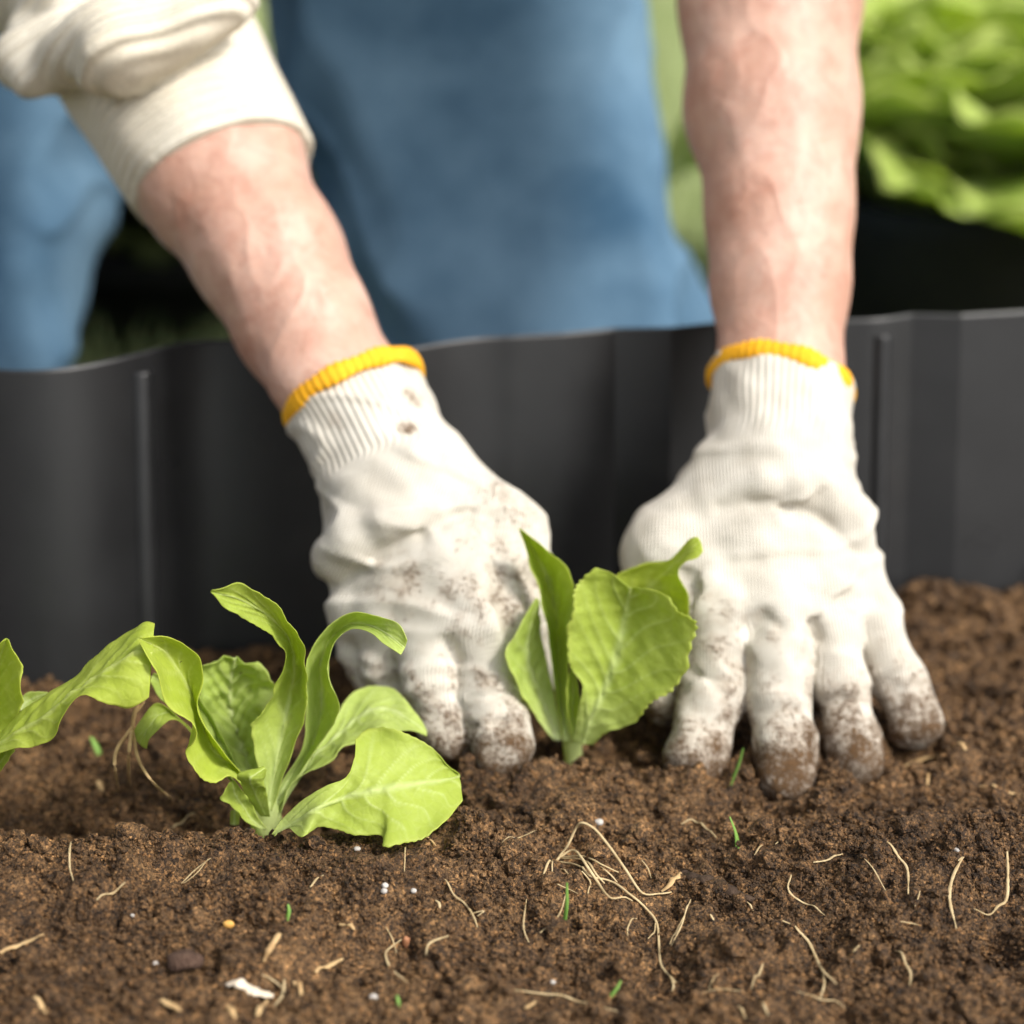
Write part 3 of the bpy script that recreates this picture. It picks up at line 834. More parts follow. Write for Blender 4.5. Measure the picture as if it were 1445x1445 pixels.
# --- big lettuce in a black pot, far behind on the right
def pot(parent, c, r1, r2, h, z0):
    V = []; S = 48
    prof = [(r2 * 0.2, z0), (r2, z0), (r1, z0 + h), (r1 * 1.06, z0 + h), (r1 * 1.06, z0 + h + 0.018), (r1 * 0.97, z0 + h + 0.018), (r1 * 0.95, z0 + h - 0.01), (0.001, z0 + h - 0.01)]
    for r, z in prof:
        for s in range(S):
            a = 2 * math.pi * s / S
            V.append((c[0] + r * math.cos(a), c[1] + r * math.sin(a), z))
    F = [(k * S + s, k * S + (s + 1) % S, (k + 1) * S + (s + 1) % S, (k + 1) * S + s) for k in range(len(prof) - 1) for s in range(S)]
    o = obj('pot', mesh_np('pot', V, F), M_POT, parent)
    mm = o.modifiers.new('edge', 'EDGE_SPLIT'); mm.split_angle = math.radians(40)
    return o
def head_lettuce(parent, c, rad, n, seed, mat):
    r = np.random.default_rng(seed)
    for i in range(n):
        f = i / n
        az = i * 2.399 + r.uniform(-.2, .2)
        el = math.radians(14 + 72 * f)
        ln2 = rad * (1.05 - 0.35 * f) * r.uniform(.9, 1.1)
        o = np.array([math.cos(az), math.sin(az), 0.0]); up = np.array([0, 0, 1.0]); sd_ = np.array([-math.sin(az), math.cos(az), 0.0])
        t = np.linspace(0, 1, 8)
        e = el + (0.55 - 1.25 * t) * (0.8)
        st = ln2 / 7
        P = [np.array(c) + o * 0.01]
        for k in range(1, 8):
            P.append(P[-1] + st * (o * math.cos(e[k]) + up * math.sin(e[k])))
        P = np.array(P)
        wv = rad * 0.50 * np.sin(np.clip(t * 0.86 + 0.10, 0, 1) * math.pi) ** 0.8 * r.uniform(.85, 1.15)
        nn = np.cross(sd_, np.gradient(P, axis=0)); nn /= np.linalg.norm(nn, axis=1)[:, None]
        cup = 0.35
        L = P + sd_ * wv[:, None] - nn * (wv * cup)[:, None]; R = P - sd_ * wv[:, None] - nn * (wv * cup)[:, None]
        me = leaf_mesh('leaf', L, P, R, nu=38, nv=19, ruffle=0.014, blister=0.003, seed=seed * 50 + i, fu=1.4)
        oo = obj('leaf', me, mat, parent)
        s = oo.modifiers.new('thick', 'SOLIDIFY'); s.thickness = 0.0009; s.offset = 0
pc = pt(1410, 280, 2.0)
bigl = empty('potted_lettuce')
tag(bigl, 'large frilly bright green lettuce in a black pot behind the edging', 'potted lettuce')
ph = pc[2] + 0.06
pot(bigl, (pc[0], pc[1]), 0.155, 0.125, ph, -0.06)
head_lettuce(bigl, (pc[0], pc[1], pc[2] - 0.03), 0.27, 52, 3, M_LEAFB)
pd = pt(255, 330, 2.15)
shadepl = empty('potted_lettuce')
tag(shadepl, 'dull olive leafy plant in a black pot seen between the knees', 'potted plant')
pot(shadepl, (pd[0], pd[1]), 0.17, 0.14, pd[2] + 0.06, -0.06)
head_lettuce(shadepl, (pd[0], pd[1], pd[2] - 0.02), 0.20, 26, 5, M_LEAFD)

# ------------------------------------------------------------------ the gardener
person = empty('person')
tag(person, 'kneeling person in blue jeans and cream sweater with rolled sleeve, planting with gloved hands', 'person')
def node(px, py, d, r):
    return (pt(px, py, d), rp(r, px, py, d))
W = lambda x, d, z: K * np.array([x, d, z])

ARM_R = [node(1098, 690, 1.15, 45), node(1100, 620, 1.17, 66), node(1102, 520, 1.19, 82), node(1102, 400, 1.222, 92), node(1100, 300, 1.25, 99), node(1090, 150, 1.292, 117), node(1085, 0, 1.333, 124), (W(0.148, 1.365, 0.375), 0.050)]
ARM_L = [node(570, 695, 1.145, 45), node(530, 630, 1.152, 64), node(480, 545, 1.172, 79), node(430, 458, 1.20, 90), node(375, 355, 1.233, 101), node(310, 240, 1.265, 117), node(240, 110, 1.305, 124), (W(-0.245, 1.37, 0.36), 0.050)]
SH_R, SH_L = W(0.13, 1.50, 0.66), W(-0.28, 1.50, 0.66)
KN_R, KN_L = W(0.018, 1.53, 0.075), W(-0.412, 1.53, 0.075)
HIP_R, HIP_L = W(-0.085, 1.86, 0.43), W(-0.365, 1.86, 0.43)
HEAD = W(-0.07, 1.30, 0.83)
fwd = np.array([0, -0.75, -0.66]); hup = np.array([0, -0.66, 0.75])
RH = np.stack([np.array([1, 0, 0.0]), -fwd * -1, hup], 1)
def f_body(p):
    d = smin(chain(p, ARM_R + [(SH_R, 0.055)], 0.012), 1e3 + np.zeros(len(p)), 0.01)
    d = np.minimum(d, chain(p, ARM_L + [(SH_L, 0.055)], 0.012))
    d += sines(p, 16, 41) * 0.0007 + sines(p, 40, 42) * 0.0003
    # tendon/ulna bumps near the left wrist
    d = smin(d, np.linalg.norm(p - pt(425, 530, 1.165), axis=1) - 0.013, 0.014)
    mid_s = (SH_R + SH_L) / 2
    t = d_cap(p, SH_L, SH_R, 0.065, 0.065)
    t = smin(t, d_cap(p, mid_s + W(0, 0.06, -0.01), (HIP_L + HIP_R) / 2, 0.125, 0.115), 0.08)
    t = smin(t, d_cap(p, HIP_L, HIP_R, 0.10, 0.10), 0.05)
    for a, b in ((HIP_L, KN_L), (HIP_R, KN_R)):
        t = smin(t, d_cap(p, a, b, 0.082, 0.056), 0.04)
        ft = b + np.array([0.055 if b[0] > -0.2 else -0.055, 0.36, -0.055])
        t = smin(t, d_cap(p, b + np.array([0, 0.03, 0]), ft, 0.050, 0.036), 0.03)
    t = smin(t, d_cap(p, mid_s, HEAD, 0.06, 0.055), 0.04)
    q = (p - HEAD)
    lx = q[:, 0]; lf = q @ fwd; lu = q @ hup
    L3 = np.stack([lx, lf, lu], 1)
    hd = d_ell(L3, np.array([0, -0.01, 0.02]), (0.074, 0.095, 0.10))
    hd = smin(hd, d_ell(L3, np.array([0, 0.03, -0.06]), (0.052, 0.055, 0.055)), 0.04)
    hd = smin(hd, d_cap(L3, np.array([0, 0.083, 0.012]), np.array([0, 0.104, -0.022]), 0.009, 0.014), 0.014)
    for s in (-1, 1):
        hd = smin(hd, d_ell(L3, np.array([s * 0.076, -0.01, 0.0]), (0.010, 0.020, 0.032)), 0.006)
        hd = smax(hd, -(np.linalg.norm(L3 - np.array([s * 0.031, 0.092, 0.012]), axis=1) - 0.014), 0.012)
    hd = smin(hd, d_cap(L3, np.array([-0.02, 0.078, -0.055]), np.array([0.02, 0.078, -0.055]), 0.007, 0.007), 0.006)
    t = smin(t, hd, 0.02)
    return smin(d, t, 0.03)
V, Q = surface_nets(f_body, W(-0.60, 1.0, -0.06), W(0.27, 2.0, 1.02), 0.0052)
obj('body', mesh_np('body', V, Q), M_SKIN, person)
for s in (-1, 1):
    ec = HEAD + np.array([1, 0, 0]) * s * 0.031 + fwd * 0.079 + hup * 0.012
    obj('eye', mesh_np('eye', ICO2[0] * 0.0125 + ec, ICO2[1]), M_EYE, person)
def f_hair(p):
    q = p - HEAD
    L3 = np.stack([q[:, 0], q @ fwd, q @ hup], 1)
    d = d_ell(L3, np.array([0, -0.016, 0.028]), (0.083, 0.102, 0.106)) + sines(p, 60, 77) * 0.003
    cut = 0.5 * (L3[:, 1] - 0.045) * 1.6 - (L3[:, 2] - 0.035) * 0.9
    return smax(d, cut, 0.01)
V, Q = surface_nets(f_hair, HEAD - 0.17, HEAD + 0.17, 0.005)
obj('hair', mesh_np('hair', V, Q), M_HAIR, person)

# jeans
def f_jeans(p):
    t = d_cap(p, HIP_L, HIP_R, 0.118, 0.118)
    w = sines(p, 9, 51) * 0.004
    for a, b, s in ((HIP_L, KN_L, -1), (HIP_R, KN_R, 1)):
        mid = (a + b) / 2 + np.array([0, -0.01, 0])
        l = chain(p, [(a, 0.118), (mid, 0.109), (b, 0.096)], 0.05)
        ft = b + np.array([s * 0.055, 0.36, -0.055])
        l = smin(l, d_cap(p, b + np.array([s * 0.03, 0.05, 0.0]), ft, 0.080, 0.062), 0.02)
        t = smin(t, l, 0.04) if s < 0 else np.minimum(t, l) if False else smin(t, l, 0.02)
    # folds radiating from the knee and crossing the thigh
    pz_ = p[:, 2] + 0.45 * (p[:, 0] + 0.1) + 0.02 * sines(p, 6, 52)
    fold = 0.0030 * np.sin(pz_ * 2 * math.pi / 0.075) * np.clip(1.3 - p[:, 2] * 3.5, 0, 1) + 0.003 * np.sin((p[:, 2] - 0.9 * p[:, 0]) * 2 * math.pi / 0.14 + 1)
    waist = (p - (HIP_L + HIP_R) / 2) @ np.array([0, -0.80, 0.60]) - 0.11
    fd = p[:, 2] * 0.8 + 0.7 * p[:, 0] + 0.03 * sines(p, 5, 53)
    cr_ = (1 - np.abs(np.sin(fd * math.pi / 0.085))) ** 2
    d = t + w + fold - 0.007 * cr_ * np.clip(0.6 + sines(p, 4, 54), 0, 1)
    d = smax(d, waist, 0.008)
    foot = p[:, 1] - K * 1.94
    return smax(d, foot, 0.01)
V, Q = surface_nets(f_jeans, W(-0.64, 1.35, -0.12), W(0.2, 2.05, 0.66), 0.0055)
obj('jeans', mesh_np('jeans', V, Q), M_DENIM, person)
# shoes
for b, s in ((KN_L, -1), (KN_R, 1)):
    a = b + np.array([s * 0.055, 0.36, -0.055])
    def f_shoe(p, a=a):
        return chain(p, [(a, 0.042), (a + np.array([0, 0.05, -0.02]), 0.045), (a + np.array([0, 0.09, -0.055]), 0.038)], 0.03)
    V, Q = surface_nets(f_shoe, a - 0.12, a + 0.18, 0.006)
    obj('shoe', mesh_np('shoe', V, Q), M_BARK, person)

# sweater: torso, left sleeve with turned-back cuff, right sleeve pushed above the elbow
CUF_A, CUF_B = pt(318, 252, 1.262), pt(225, 85, 1.312)
cax = (CUF_B - CUF_A) / np.linalg.norm(CUF_B - CUF_A)
cn = cax + np.array([0.10, 0, 0]); cn /= np.linalg.norm(cn)
def f_shirt(p):
    mid_s = (SH_R + SH_L) / 2
    t = d_cap(p, SH_L, SH_R, 0.085, 0.085)
    t = smin(t, d_cap(p, mid_s + W(0, 0.07, -0.01), (HIP_L + HIP_R) / 2, 0.148, 0.132), 0.08)
    t += sines(p, 9, 61) * 0.003
    EL = W(-0.245, 1.37, 0.36); ER = W(0.148, 1.365, 0.375)
    up = d_cap(p, EL + np.array([0, 0, 0.01]), SH_L, 0.068, 0.085)
    upr = d_cap(p, ER + np.array([0, 0.01, 0.055]), SH_R, 0.070, 0.085)
    upr = smax(upr, -((p - (ER + np.array([0, 0, 0.035]))) @ ((SH_R - ER) / np.linalg.norm(SH_R - ER))), 0.006)
    t = smin(t, smin(up, upr, 0.005), 0.04)
    # bunched cloth just above the cuff
    b1 = node(48, 82, 1.275, 46); b2 = node(170, 62, 1.235, 56); b3 = node(312, 8, 1.245, 46); b4 = node(120, -20, 1.31, 100); b5 = node(240, -60, 1.32, 110); b6 = node(80, 98, 1.285, 36)
    bn = chain(p, [b1, b2, b3], 0.02)
    bn = smin(bn, chain(p, [b4, b5], 0.02), 0.016)
    bn = smin(bn, d_cap(p, b1[0], b6[0], b1[1], b6[1]), 0.012)
    bn += 0.0024 * np.sin(((p - CUF_A) @ cax) / 0.024 * 2 * math.pi + 1.2 * sines(p, 14, 63)) + sines(p, 26, 62) * 0.0012
    bnc = bn
    # turned-back cuff
    r1, r2 = rp(131, 318, 252, 1.262), rp(150, 225, 85, 1.312)
    c = d_cap(p, CUF_A - cax * 0.03, CUF_B + cax * 0.02, r1 * 0.99, r2)
    c = smax(c, -((p - CUF_A) @ cn + 0.0), 0.004)
    c += sines(p, 30, 64) * 0.0006
    return np.minimum(smin(t, c, 0.006), smin(t, bnc, 0.02))
V, Q = surface_nets(f_shirt, W(-0.58, 1.1, 0.16), W(0.30, 2.05, 0.86), 0.0042)
me = mesh_np('sweater', V, Q)
fattr(me, 'rib', (V - CUF_A) @ cn)
obj('sweater', me, M_SHIRT, person)

# gloves
def build_glove(fingers, palm, wrist, cuff, rolls, grooves, band_c, band_n, band_r, seed, dirt_extra, side):
    """fingers: list of node chains (hard-separated); palm: (a, b) capsule node pairs"""
    ca, cb = cuff
    ax = (cb[0] - ca[0]); ax /= np.linalg.norm(ax)
    bn = band_n / np.linalg.norm(band_n)
    def f_palm(p):
        d = None
        for a, b in palm:
            e = d_cap(p, a[0], b[0], a[1], b[1])
            d = e if d is None else smin(d, e, 0.016)
        c = d_cap(p, ca[0], cb[0] + ax * 0.03, ca[1], cb[1])
        c = smax(c, (p - band_c) @ bn, 0.003)
        d = smin(d, c, 0.012)
        return d
    def f0(p):
        pl = f_palm(p)
        d = pl
        for fg in fingers:
            e = chain(p, fg, 0.005)
            # knuckle creases: rings pinched in at the middle joint
            t = (p - fg[1][0])
            dr = fg[-1][0] - fg[0][0]; dr = dr / np.linalg.norm(dr)
            s = t @ dr
            e = e + 0.0008 * np.sin(s / 0.0095 * 2 * math.pi + seed) * np.exp(-((s - 0.006) / 0.010) ** 2) * np.clip(0.4 + sines(p, 30, seed + 7), 0, 1) + 0.0004 * sines(p, 45, seed + 8)
            d = np.minimum(d, smin(e, pl, 0.008))
        return d
    def on(px, py, r, off):
        rd = ray(px, py); rd = rd / np.linalg.norm(rd)
        ts = np.linspace(0.9 * K, 1.45 * K, 1400)
        P = np.array([0, 0, HC * K]) + ts[:, None] * rd
        v = f0(P)
        k = np.argmax(v < 0) if (v < 0).any() else np.argmin(v)
        return (P[k] + rd * off, r * ts[k] / FPX)
    rolls = [[on(*q) for q in g] for g in rolls]
    grooves = [([on(*q) for q in g], k) for g, k in grooves]
    def f(p):
        d = f0(p)
        for g, k in grooves:
            d = smax(d, -chain(p, g, 0.004), k)
        for g in rolls:
            d = smin(d, chain(p, g, 0.006), 0.006)
        q = p * np.array([0.55, 1.0, 1.0])
        d = d - 0.0015 * np.clip(1 - np.abs(sines(q, 24, seed + 20, 4)) * 2.2, 0, 1) * np.clip((p[:, 2] - 0.02) / 0.03, 0, 1)
        d = d + sines(p, 24, seed) * 0.0009 + sines(p, 55, seed + 1) * 0.00045
        return d
    allp = np.array([n_[0] for fg in fingers for n_ in fg] + [ca[0], cb[0], band_c])
    V, Q = surface_nets(f, allp.min(0) - 0.06, allp.max(0) + 0.06, 0.0017)
    me = mesh_np('glove', V, Q)
    # knit coordinates blended from the nearest bones
    bones = [(fg[i], fg[i + 1]) for fg in fingers for i in range(len(fg) - 1)] + list(palm)
    ws = np.zeros(len(V)); kn = np.zeros(len(V)); kv = np.zeros(len(V))
    org = wrist
    npalm = len(palm)
    for ib, (a, b) in enumerate(bones):
        dd = d_cap(V, a[0], b[0], a[1], b[1])
        w_ = np.exp(-np.clip(dd, -0.02, 0.2) / 0.004)
        dr = (b[0] - a[0]); dr = dr / np.linalg.norm(dr)
        s_ = side - dr * (side @ dr); s_ /= np.linalg.norm(s_)
        u_ = np.cross(dr, s_)
        q = V - a[0]
        th = np.arctan2(q @ s_, np.abs(q @ u_) + 1e-6)
        kn += w_ * ((V - org) @ side if ib >= len(bones) - npalm else th * (a[1] + b[1]) / 2 + (a[0] - org) @ side)
        kv += w_ * (q @ dr + np.linalg.norm(a[0] - org))
        ws += w_
    kn /= ws; kv /= ws
    s_c = (V - cb[0]) @ ax
    cuffm = np.clip((s_c + np.linalg.norm(ca[0] - cb[0]) * 1.0) / 0.010, 0, 1)
    s_ = side - ax * (side @ ax); s_ /= np.linalg.norm(s_); u_ = np.cross(ax, s_)
    q = V - ca[0]
    thc = np.arctan2(q @ s_, np.abs(q @ u_) + 1e-6) * ca[1]
    fattr(me, 'knit', kn * (1 - cuffm) + thc * cuffm)
    fattr(me, 'knit_v', kv)
    fattr(me, 'cuff', cuffm)
    dirt = np.clip(1 - (V[:, 2] - 0.004) / 0.066, 0, 1) ** 1.35 * 0.95 + 0.16 * np.clip(1 - V[:, 2] / 0.11, 0, 1) + 0.10 * sines(V, 40, seed + 12) * (V[:, 2] < 0.09)
    for px_, py_, r_, a_ in dirt_extra:
        c_ = on(px_, py_, 1, 0)[0]
        dirt = np.maximum(dirt, a_ * np.clip(1.3 - np.linalg.norm(V - c_, axis=1) / r_, 0, 1))
    fattr(me, 'dirt', np.clip(dirt + 0.04, 0, 1))
    g = obj('glove', me, M_GLOVE, person)
    # yellow elastic edge: a slightly uneven rolled hem
    s1 = np.cross(bn, np.array([0, 0, 1.0])); s1 /= np.linalg.norm(s1); s2 = np.cross(bn, s1)
    V = []; S, T_ = 260, 12
    for i in range(S):
        a = 2 * math.pi * i / S
        wob = 1 + 0.012 * math.sin(3 * a + seed) + 0.008 * math.sin(7 * a + 2 * seed)
        dirv = s1 * math.cos(a) + s2 * math.sin(a)
        cen = band_c + dirv * band_r * wob + bn * (0.0015 * math.sin(2 * a + seed))
        mr = 0.0037 * (1 + 0.12 * math.sin(a * 9 + seed) + 0.10 * math.sin(a * 52))
        for j in range(T_):
            b_ = 2 * math.pi * j / T_
            V.append(cen + dirv * mr * 0.66 * math.cos(b_) + bn * (mr * 1.3 * math.sin(b_) - 0.0015))
    F = [(i * T_ + j, ((i + 1) % S) * T_ + j, ((i + 1) % S) * T_ + (j + 1) % T_, i * T_ + (j + 1) % T_) for i in range(S) for j in range(T_)]
    obj('elastic_band', mesh_np('elastic_band', V, F), M_BAND, g)
    return g

# glove on the right of the picture
wr = node(1095, 660, 1.152, 88)
I_, M_, R_, P_ = node(1013, 858, 1.088, 43), node(1092, 850, 1.086, 43), node(1165, 852, 1.092, 41), node(1226, 862, 1.102, 37)
fR = [[I_, node(1005, 975, 1.068, 45), node(983, 1066, 1.046, 46)],
      [M_, node(1102, 985, 1.060, 45), node(1112, 1095, 1.036, 47)],
      [R_, node(1187, 975, 1.071, 39), node(1206, 1072, 1.050, 41)],
      [P_, node(1257, 945, 1.088, 38), node(1291, 1018, 1.072, 38)],
      [node(948, 782, 1.125, 55), node(926, 890, 1.10, 46), node(940, 985, 1.082, 38)]]
palmR = [(node(1060, 705, 1.142, 74), I_), (node(1085, 705, 1.142, 80), M_), (node(1118, 712, 1.142, 74), R_), (node(1135, 735, 1.142, 56), P_), (node(1135, 740, 1.142, 56), node(1200, 805, 1.12, 42)),
         (node(1040, 690, 1.148, 66), node(948, 782, 1.125, 55)), (node(948, 782, 1.125, 55), I_), (node(948, 790, 1.13, 50), node(1075, 780, 1.13, 68))]
cuffR = (node(1098, 660, 1.153, 101), node(1104, 540, 1.187, 99))
rollsR = [[(1030, 692, 10, .004), (1075, 684, 16, .003), (1130, 684, 21, .004), (1172, 698, 27, .002), (1200, 728, 31, .002), (1210, 757, 27, .004)]]
groovR = [([(1015, 716, 4, .000), (1080, 708, 8, -.001), (1130, 717, 9, -.001), (1170, 738, 10, -.001), (1205, 775, 8, .0)], 0.008),
          ([(1060, 888, 6, .0), (1078, 872, 9, .0), (1100, 885, 6, .0)], 0.008), ([(1170, 848, 5, .0), (1195, 846, 9, .0), (1235, 848, 6, .0)], 0.008),
          ([(962, 812, 4, .0), (980, 828, 7, .0), (975, 855, 4, .0)], 0.005), ([(1140, 878, 3, .0), (1150, 900, 5, .0)], 0.006),
          ([(1152, 992, 2, -.001), (1185, 986, 4, -.001), (1218, 990, 2, -.001)], 0.004), ([(1066, 1006, 2, -.001), (1105, 1001, 3, -.001), (1145, 1004, 2, -.001)], 0.004), ([(1232, 976, 2, -.001), (1262, 972, 4, -.001), (1290, 958, 2, -.001)], 0.004), ([(968, 945, 2, -.0015), (1005, 962, 3, -.0015), (1040, 962, 2, -.0015)], 0.004)]
armaxR = (ARM_R[4][0] - ARM_R[1][0]); armaxR /= np.linalg.norm(armaxR)
build_glove(fR, palmR, wr[0], cuffR, rollsR, groovR, pt(1104, 533, 1.189), armaxR + np.array([0.16, 0, 0.0]), rp(98.5, 1104, 533, 1.189), 5,
            [(1000, 900, 0.03, 0.45), (1080, 885, 0.015, 0.4), (990, 860, 0.02, 0.35), (1190, 930, 0.02, 0.3)], np.array([1.0, 0, 0]))

# glove on the left of the picture
wl = node(548, 668, 1.14, 86)
I2, M2, R2, P2 = node(682, 868, 1.078, 50), node(614, 880, 1.080, 50), node(552, 872, 1.092, 46), node(507, 852, 1.104, 38)
fL = [[I2, node(690, 975, 1.058, 44), node(708, 1052, 1.040, 45)],
      [M2, node(610, 965, 1.064, 43), node(636, 1038, 1.050, 38)],
      [R2, node(545, 940, 1.086, 34), node(575, 1000, 1.075, 30)],
      [P2, node(506, 915, 1.102, 28), node(528, 975, 1.09, 25)],
      [node(722, 762, 1.115, 50), node(738, 862, 1.095, 40), node(748, 950, 1.082, 35)]]
palmL = [(node(590, 720, 1.125, 84), I2), (node(570, 725, 1.125, 86), M2), (node(552, 728, 1.125, 72), R2), (node(530, 735, 1.128, 62), P2), (node(600, 690, 1.135, 76), node(722, 762, 1.115, 50)), (node(660, 740, 1.12, 60), I2)]
cuffL = (node(562, 690, 1.132, 98), node(500, 565, 1.168, 100))
rollsL = [[(464, 798, 22, .012), (474, 786, 31, .003), (503, 762, 31, .002), (542, 738, 24, .003), (580, 724, 15, .003), (610, 722, 7, .004)]]
groovL = [([(468, 818, 6, .0), (510, 796, 9, -.001), (552, 766, 9, -.001), (592, 746, 8, .0), (620, 745, 4, .0)], 0.008),
          ([(694, 740, 5, .0), (702, 785, 9, .0), (713, 835, 11, .0), (722, 890, 10, .0)], 0.009), ([(664, 1026, 3, .0), (700, 1022, 5, .0), (742, 1008, 3, .0)], 0.004), ([(662, 985, 2, .0), (695, 982, 4, .0), (730, 975, 2, .0)], 0.004),
          ([(632, 905, 4, .0), (640, 930, 6, .0)], 0.006), ([(620, 735, 4, .0), (665, 720, 6, .0)], 0.007)]
armaxL = (ARM_L[4][0] - ARM_L[1][0]); armaxL /= np.linalg.norm(armaxL)
build_glove(fL, palmL, wl[0], cuffL, rollsL, groovL, pt(498, 556, 1.17), armaxL + np.array([0.06, 0, 0.0]), rp(99.5, 498, 556, 1.17), 9,
            [(565, 820, 0.022, 0.5), (660, 850, 0.024, 0.5), (720, 720, 0.022, 0.5), (576, 606, 0.006, 1.0), (585, 562, 0.008, 0.75), (730, 830, 0.03, 0.6), (688, 645, 0.007, 0.8), (475, 590, 0.008, 0.5), (690, 760, 0.02, 0.4)], np.array([0.93, 0, -0.36]))

# ------------------------------------------------------------------ litter on the soil
def tube_mesh(name, P, radii, S=7, flat=1.0):
    P = np.asarray(P); n_ = len(P)
    T = np.gradient(P, axis=0); T /= np.linalg.norm(T, axis=1)[:, None] + 1e-12
    V = []
    for i in range(n_):
        a = np.cross(T[i], [0, 0, 1.0]); a /= np.linalg.norm(a) + 1e-9
        b = np.cross(a, T[i])
        for s in range(S):
            an = 2 * math.pi * s / S
            V.append(P[i] + radii[i] * (a * math.cos(an) + b * math.sin(an) * flat))
    F = [(i * S + s, i * S + (s + 1) % S, (i + 1) * S + (s + 1) % S, (i + 1) * S + s) for i in range(n_ - 1) for s in range(S)]
    return V, F
k1 = lambda x, y: (x * 0.346, 1040 + y * 0.346)
k2 = lambda x, y: (480 + x * 0.346, 1100 + y * 0.346)
k3 = lambda x, y: (945 + x * 0.346, 1040 + y * 0.346)
def strand_pts(conv, pts, lift=0.0012):
    P = []
    for q in pts:
        l = q[2] if len(q) > 2 else lift
        P.append(on_soil(*conv(q[0], q[1]), l))
    P = catmull(P, max(8, 6 * len(P)))
    P[:, 2] = np.maximum(P[:, 2], soil_h(P[:, 0], P[:, 1]) + 0.0012)
    kk = np.array([1, 2, 3, 2, 1]) / 9
    zz = np.convolve(np.pad(P[:, 2], 2, mode='edge'), kk, 'valid')
    P[:, 2] = np.maximum(zz, P[:, 2] - 0.0006)
    clear_at(P, 0.0006)
    return P
def strand(name, conv, pts, wpx, mat, label, cat, group=None, flat=0.5, lift=0.0014, jit=0.15):
    P = strand_pts(conv, pts, lift)
    r = wpx * 0.5 * 0.31e-3
    n_ = len(P)
    rad = r * (0.35 + 0.65 * np.sin(np.linspace(0.12, 0.95, n_) * math.pi)) * (1 + jit * rng.normal(size=n_))
    V, F = tube_mesh(name, P, np.abs(rad), flat=flat)
    o = obj(name, mesh_np(name, V, F), mat)
    return tag(o, label, cat, group)
ROOTL, ROOTG = 'thin pale dry root fibre lying loose on the soil', 'loose root fibres on the soil'
ROOT_OWN = {0: 'long zigzag root fibre running towards the fork-shaped root end', 2: 'hooked pale root fibre curling beside the reddish pebble', 3: 'short bent root fibre with an upright end, beside the hooked one', 7: 'long thin root lying across the dark hollow in front', 14: 'pale kinked root fibre beside the dark twig and the grass blade', 15: 'pointed root fibre bent downwards, next to a thin curved one', 16: 'L-shaped thin root fibre in front of the dark twig', 17: 'long thick curving root fibre that forks at its end', 18: 'thin root branch at the end of the long curving fibre', 19: 'thin wavy root lying under the forked fibre end', 20: 'upright tan root fibre hooked over at its top', 21: 'long J-shaped tan root fibre, longest of the hooked ones', 22: 'crooked root fibre below the hooked tan fibre', 23: 'flat curved root fibre with upturned end behind the L-shaped fibre', 39: 'bright slender root fibre by a dark hole in the left ridge', 40: 'paired straight pale fibre in front of the leftmost lettuces'}
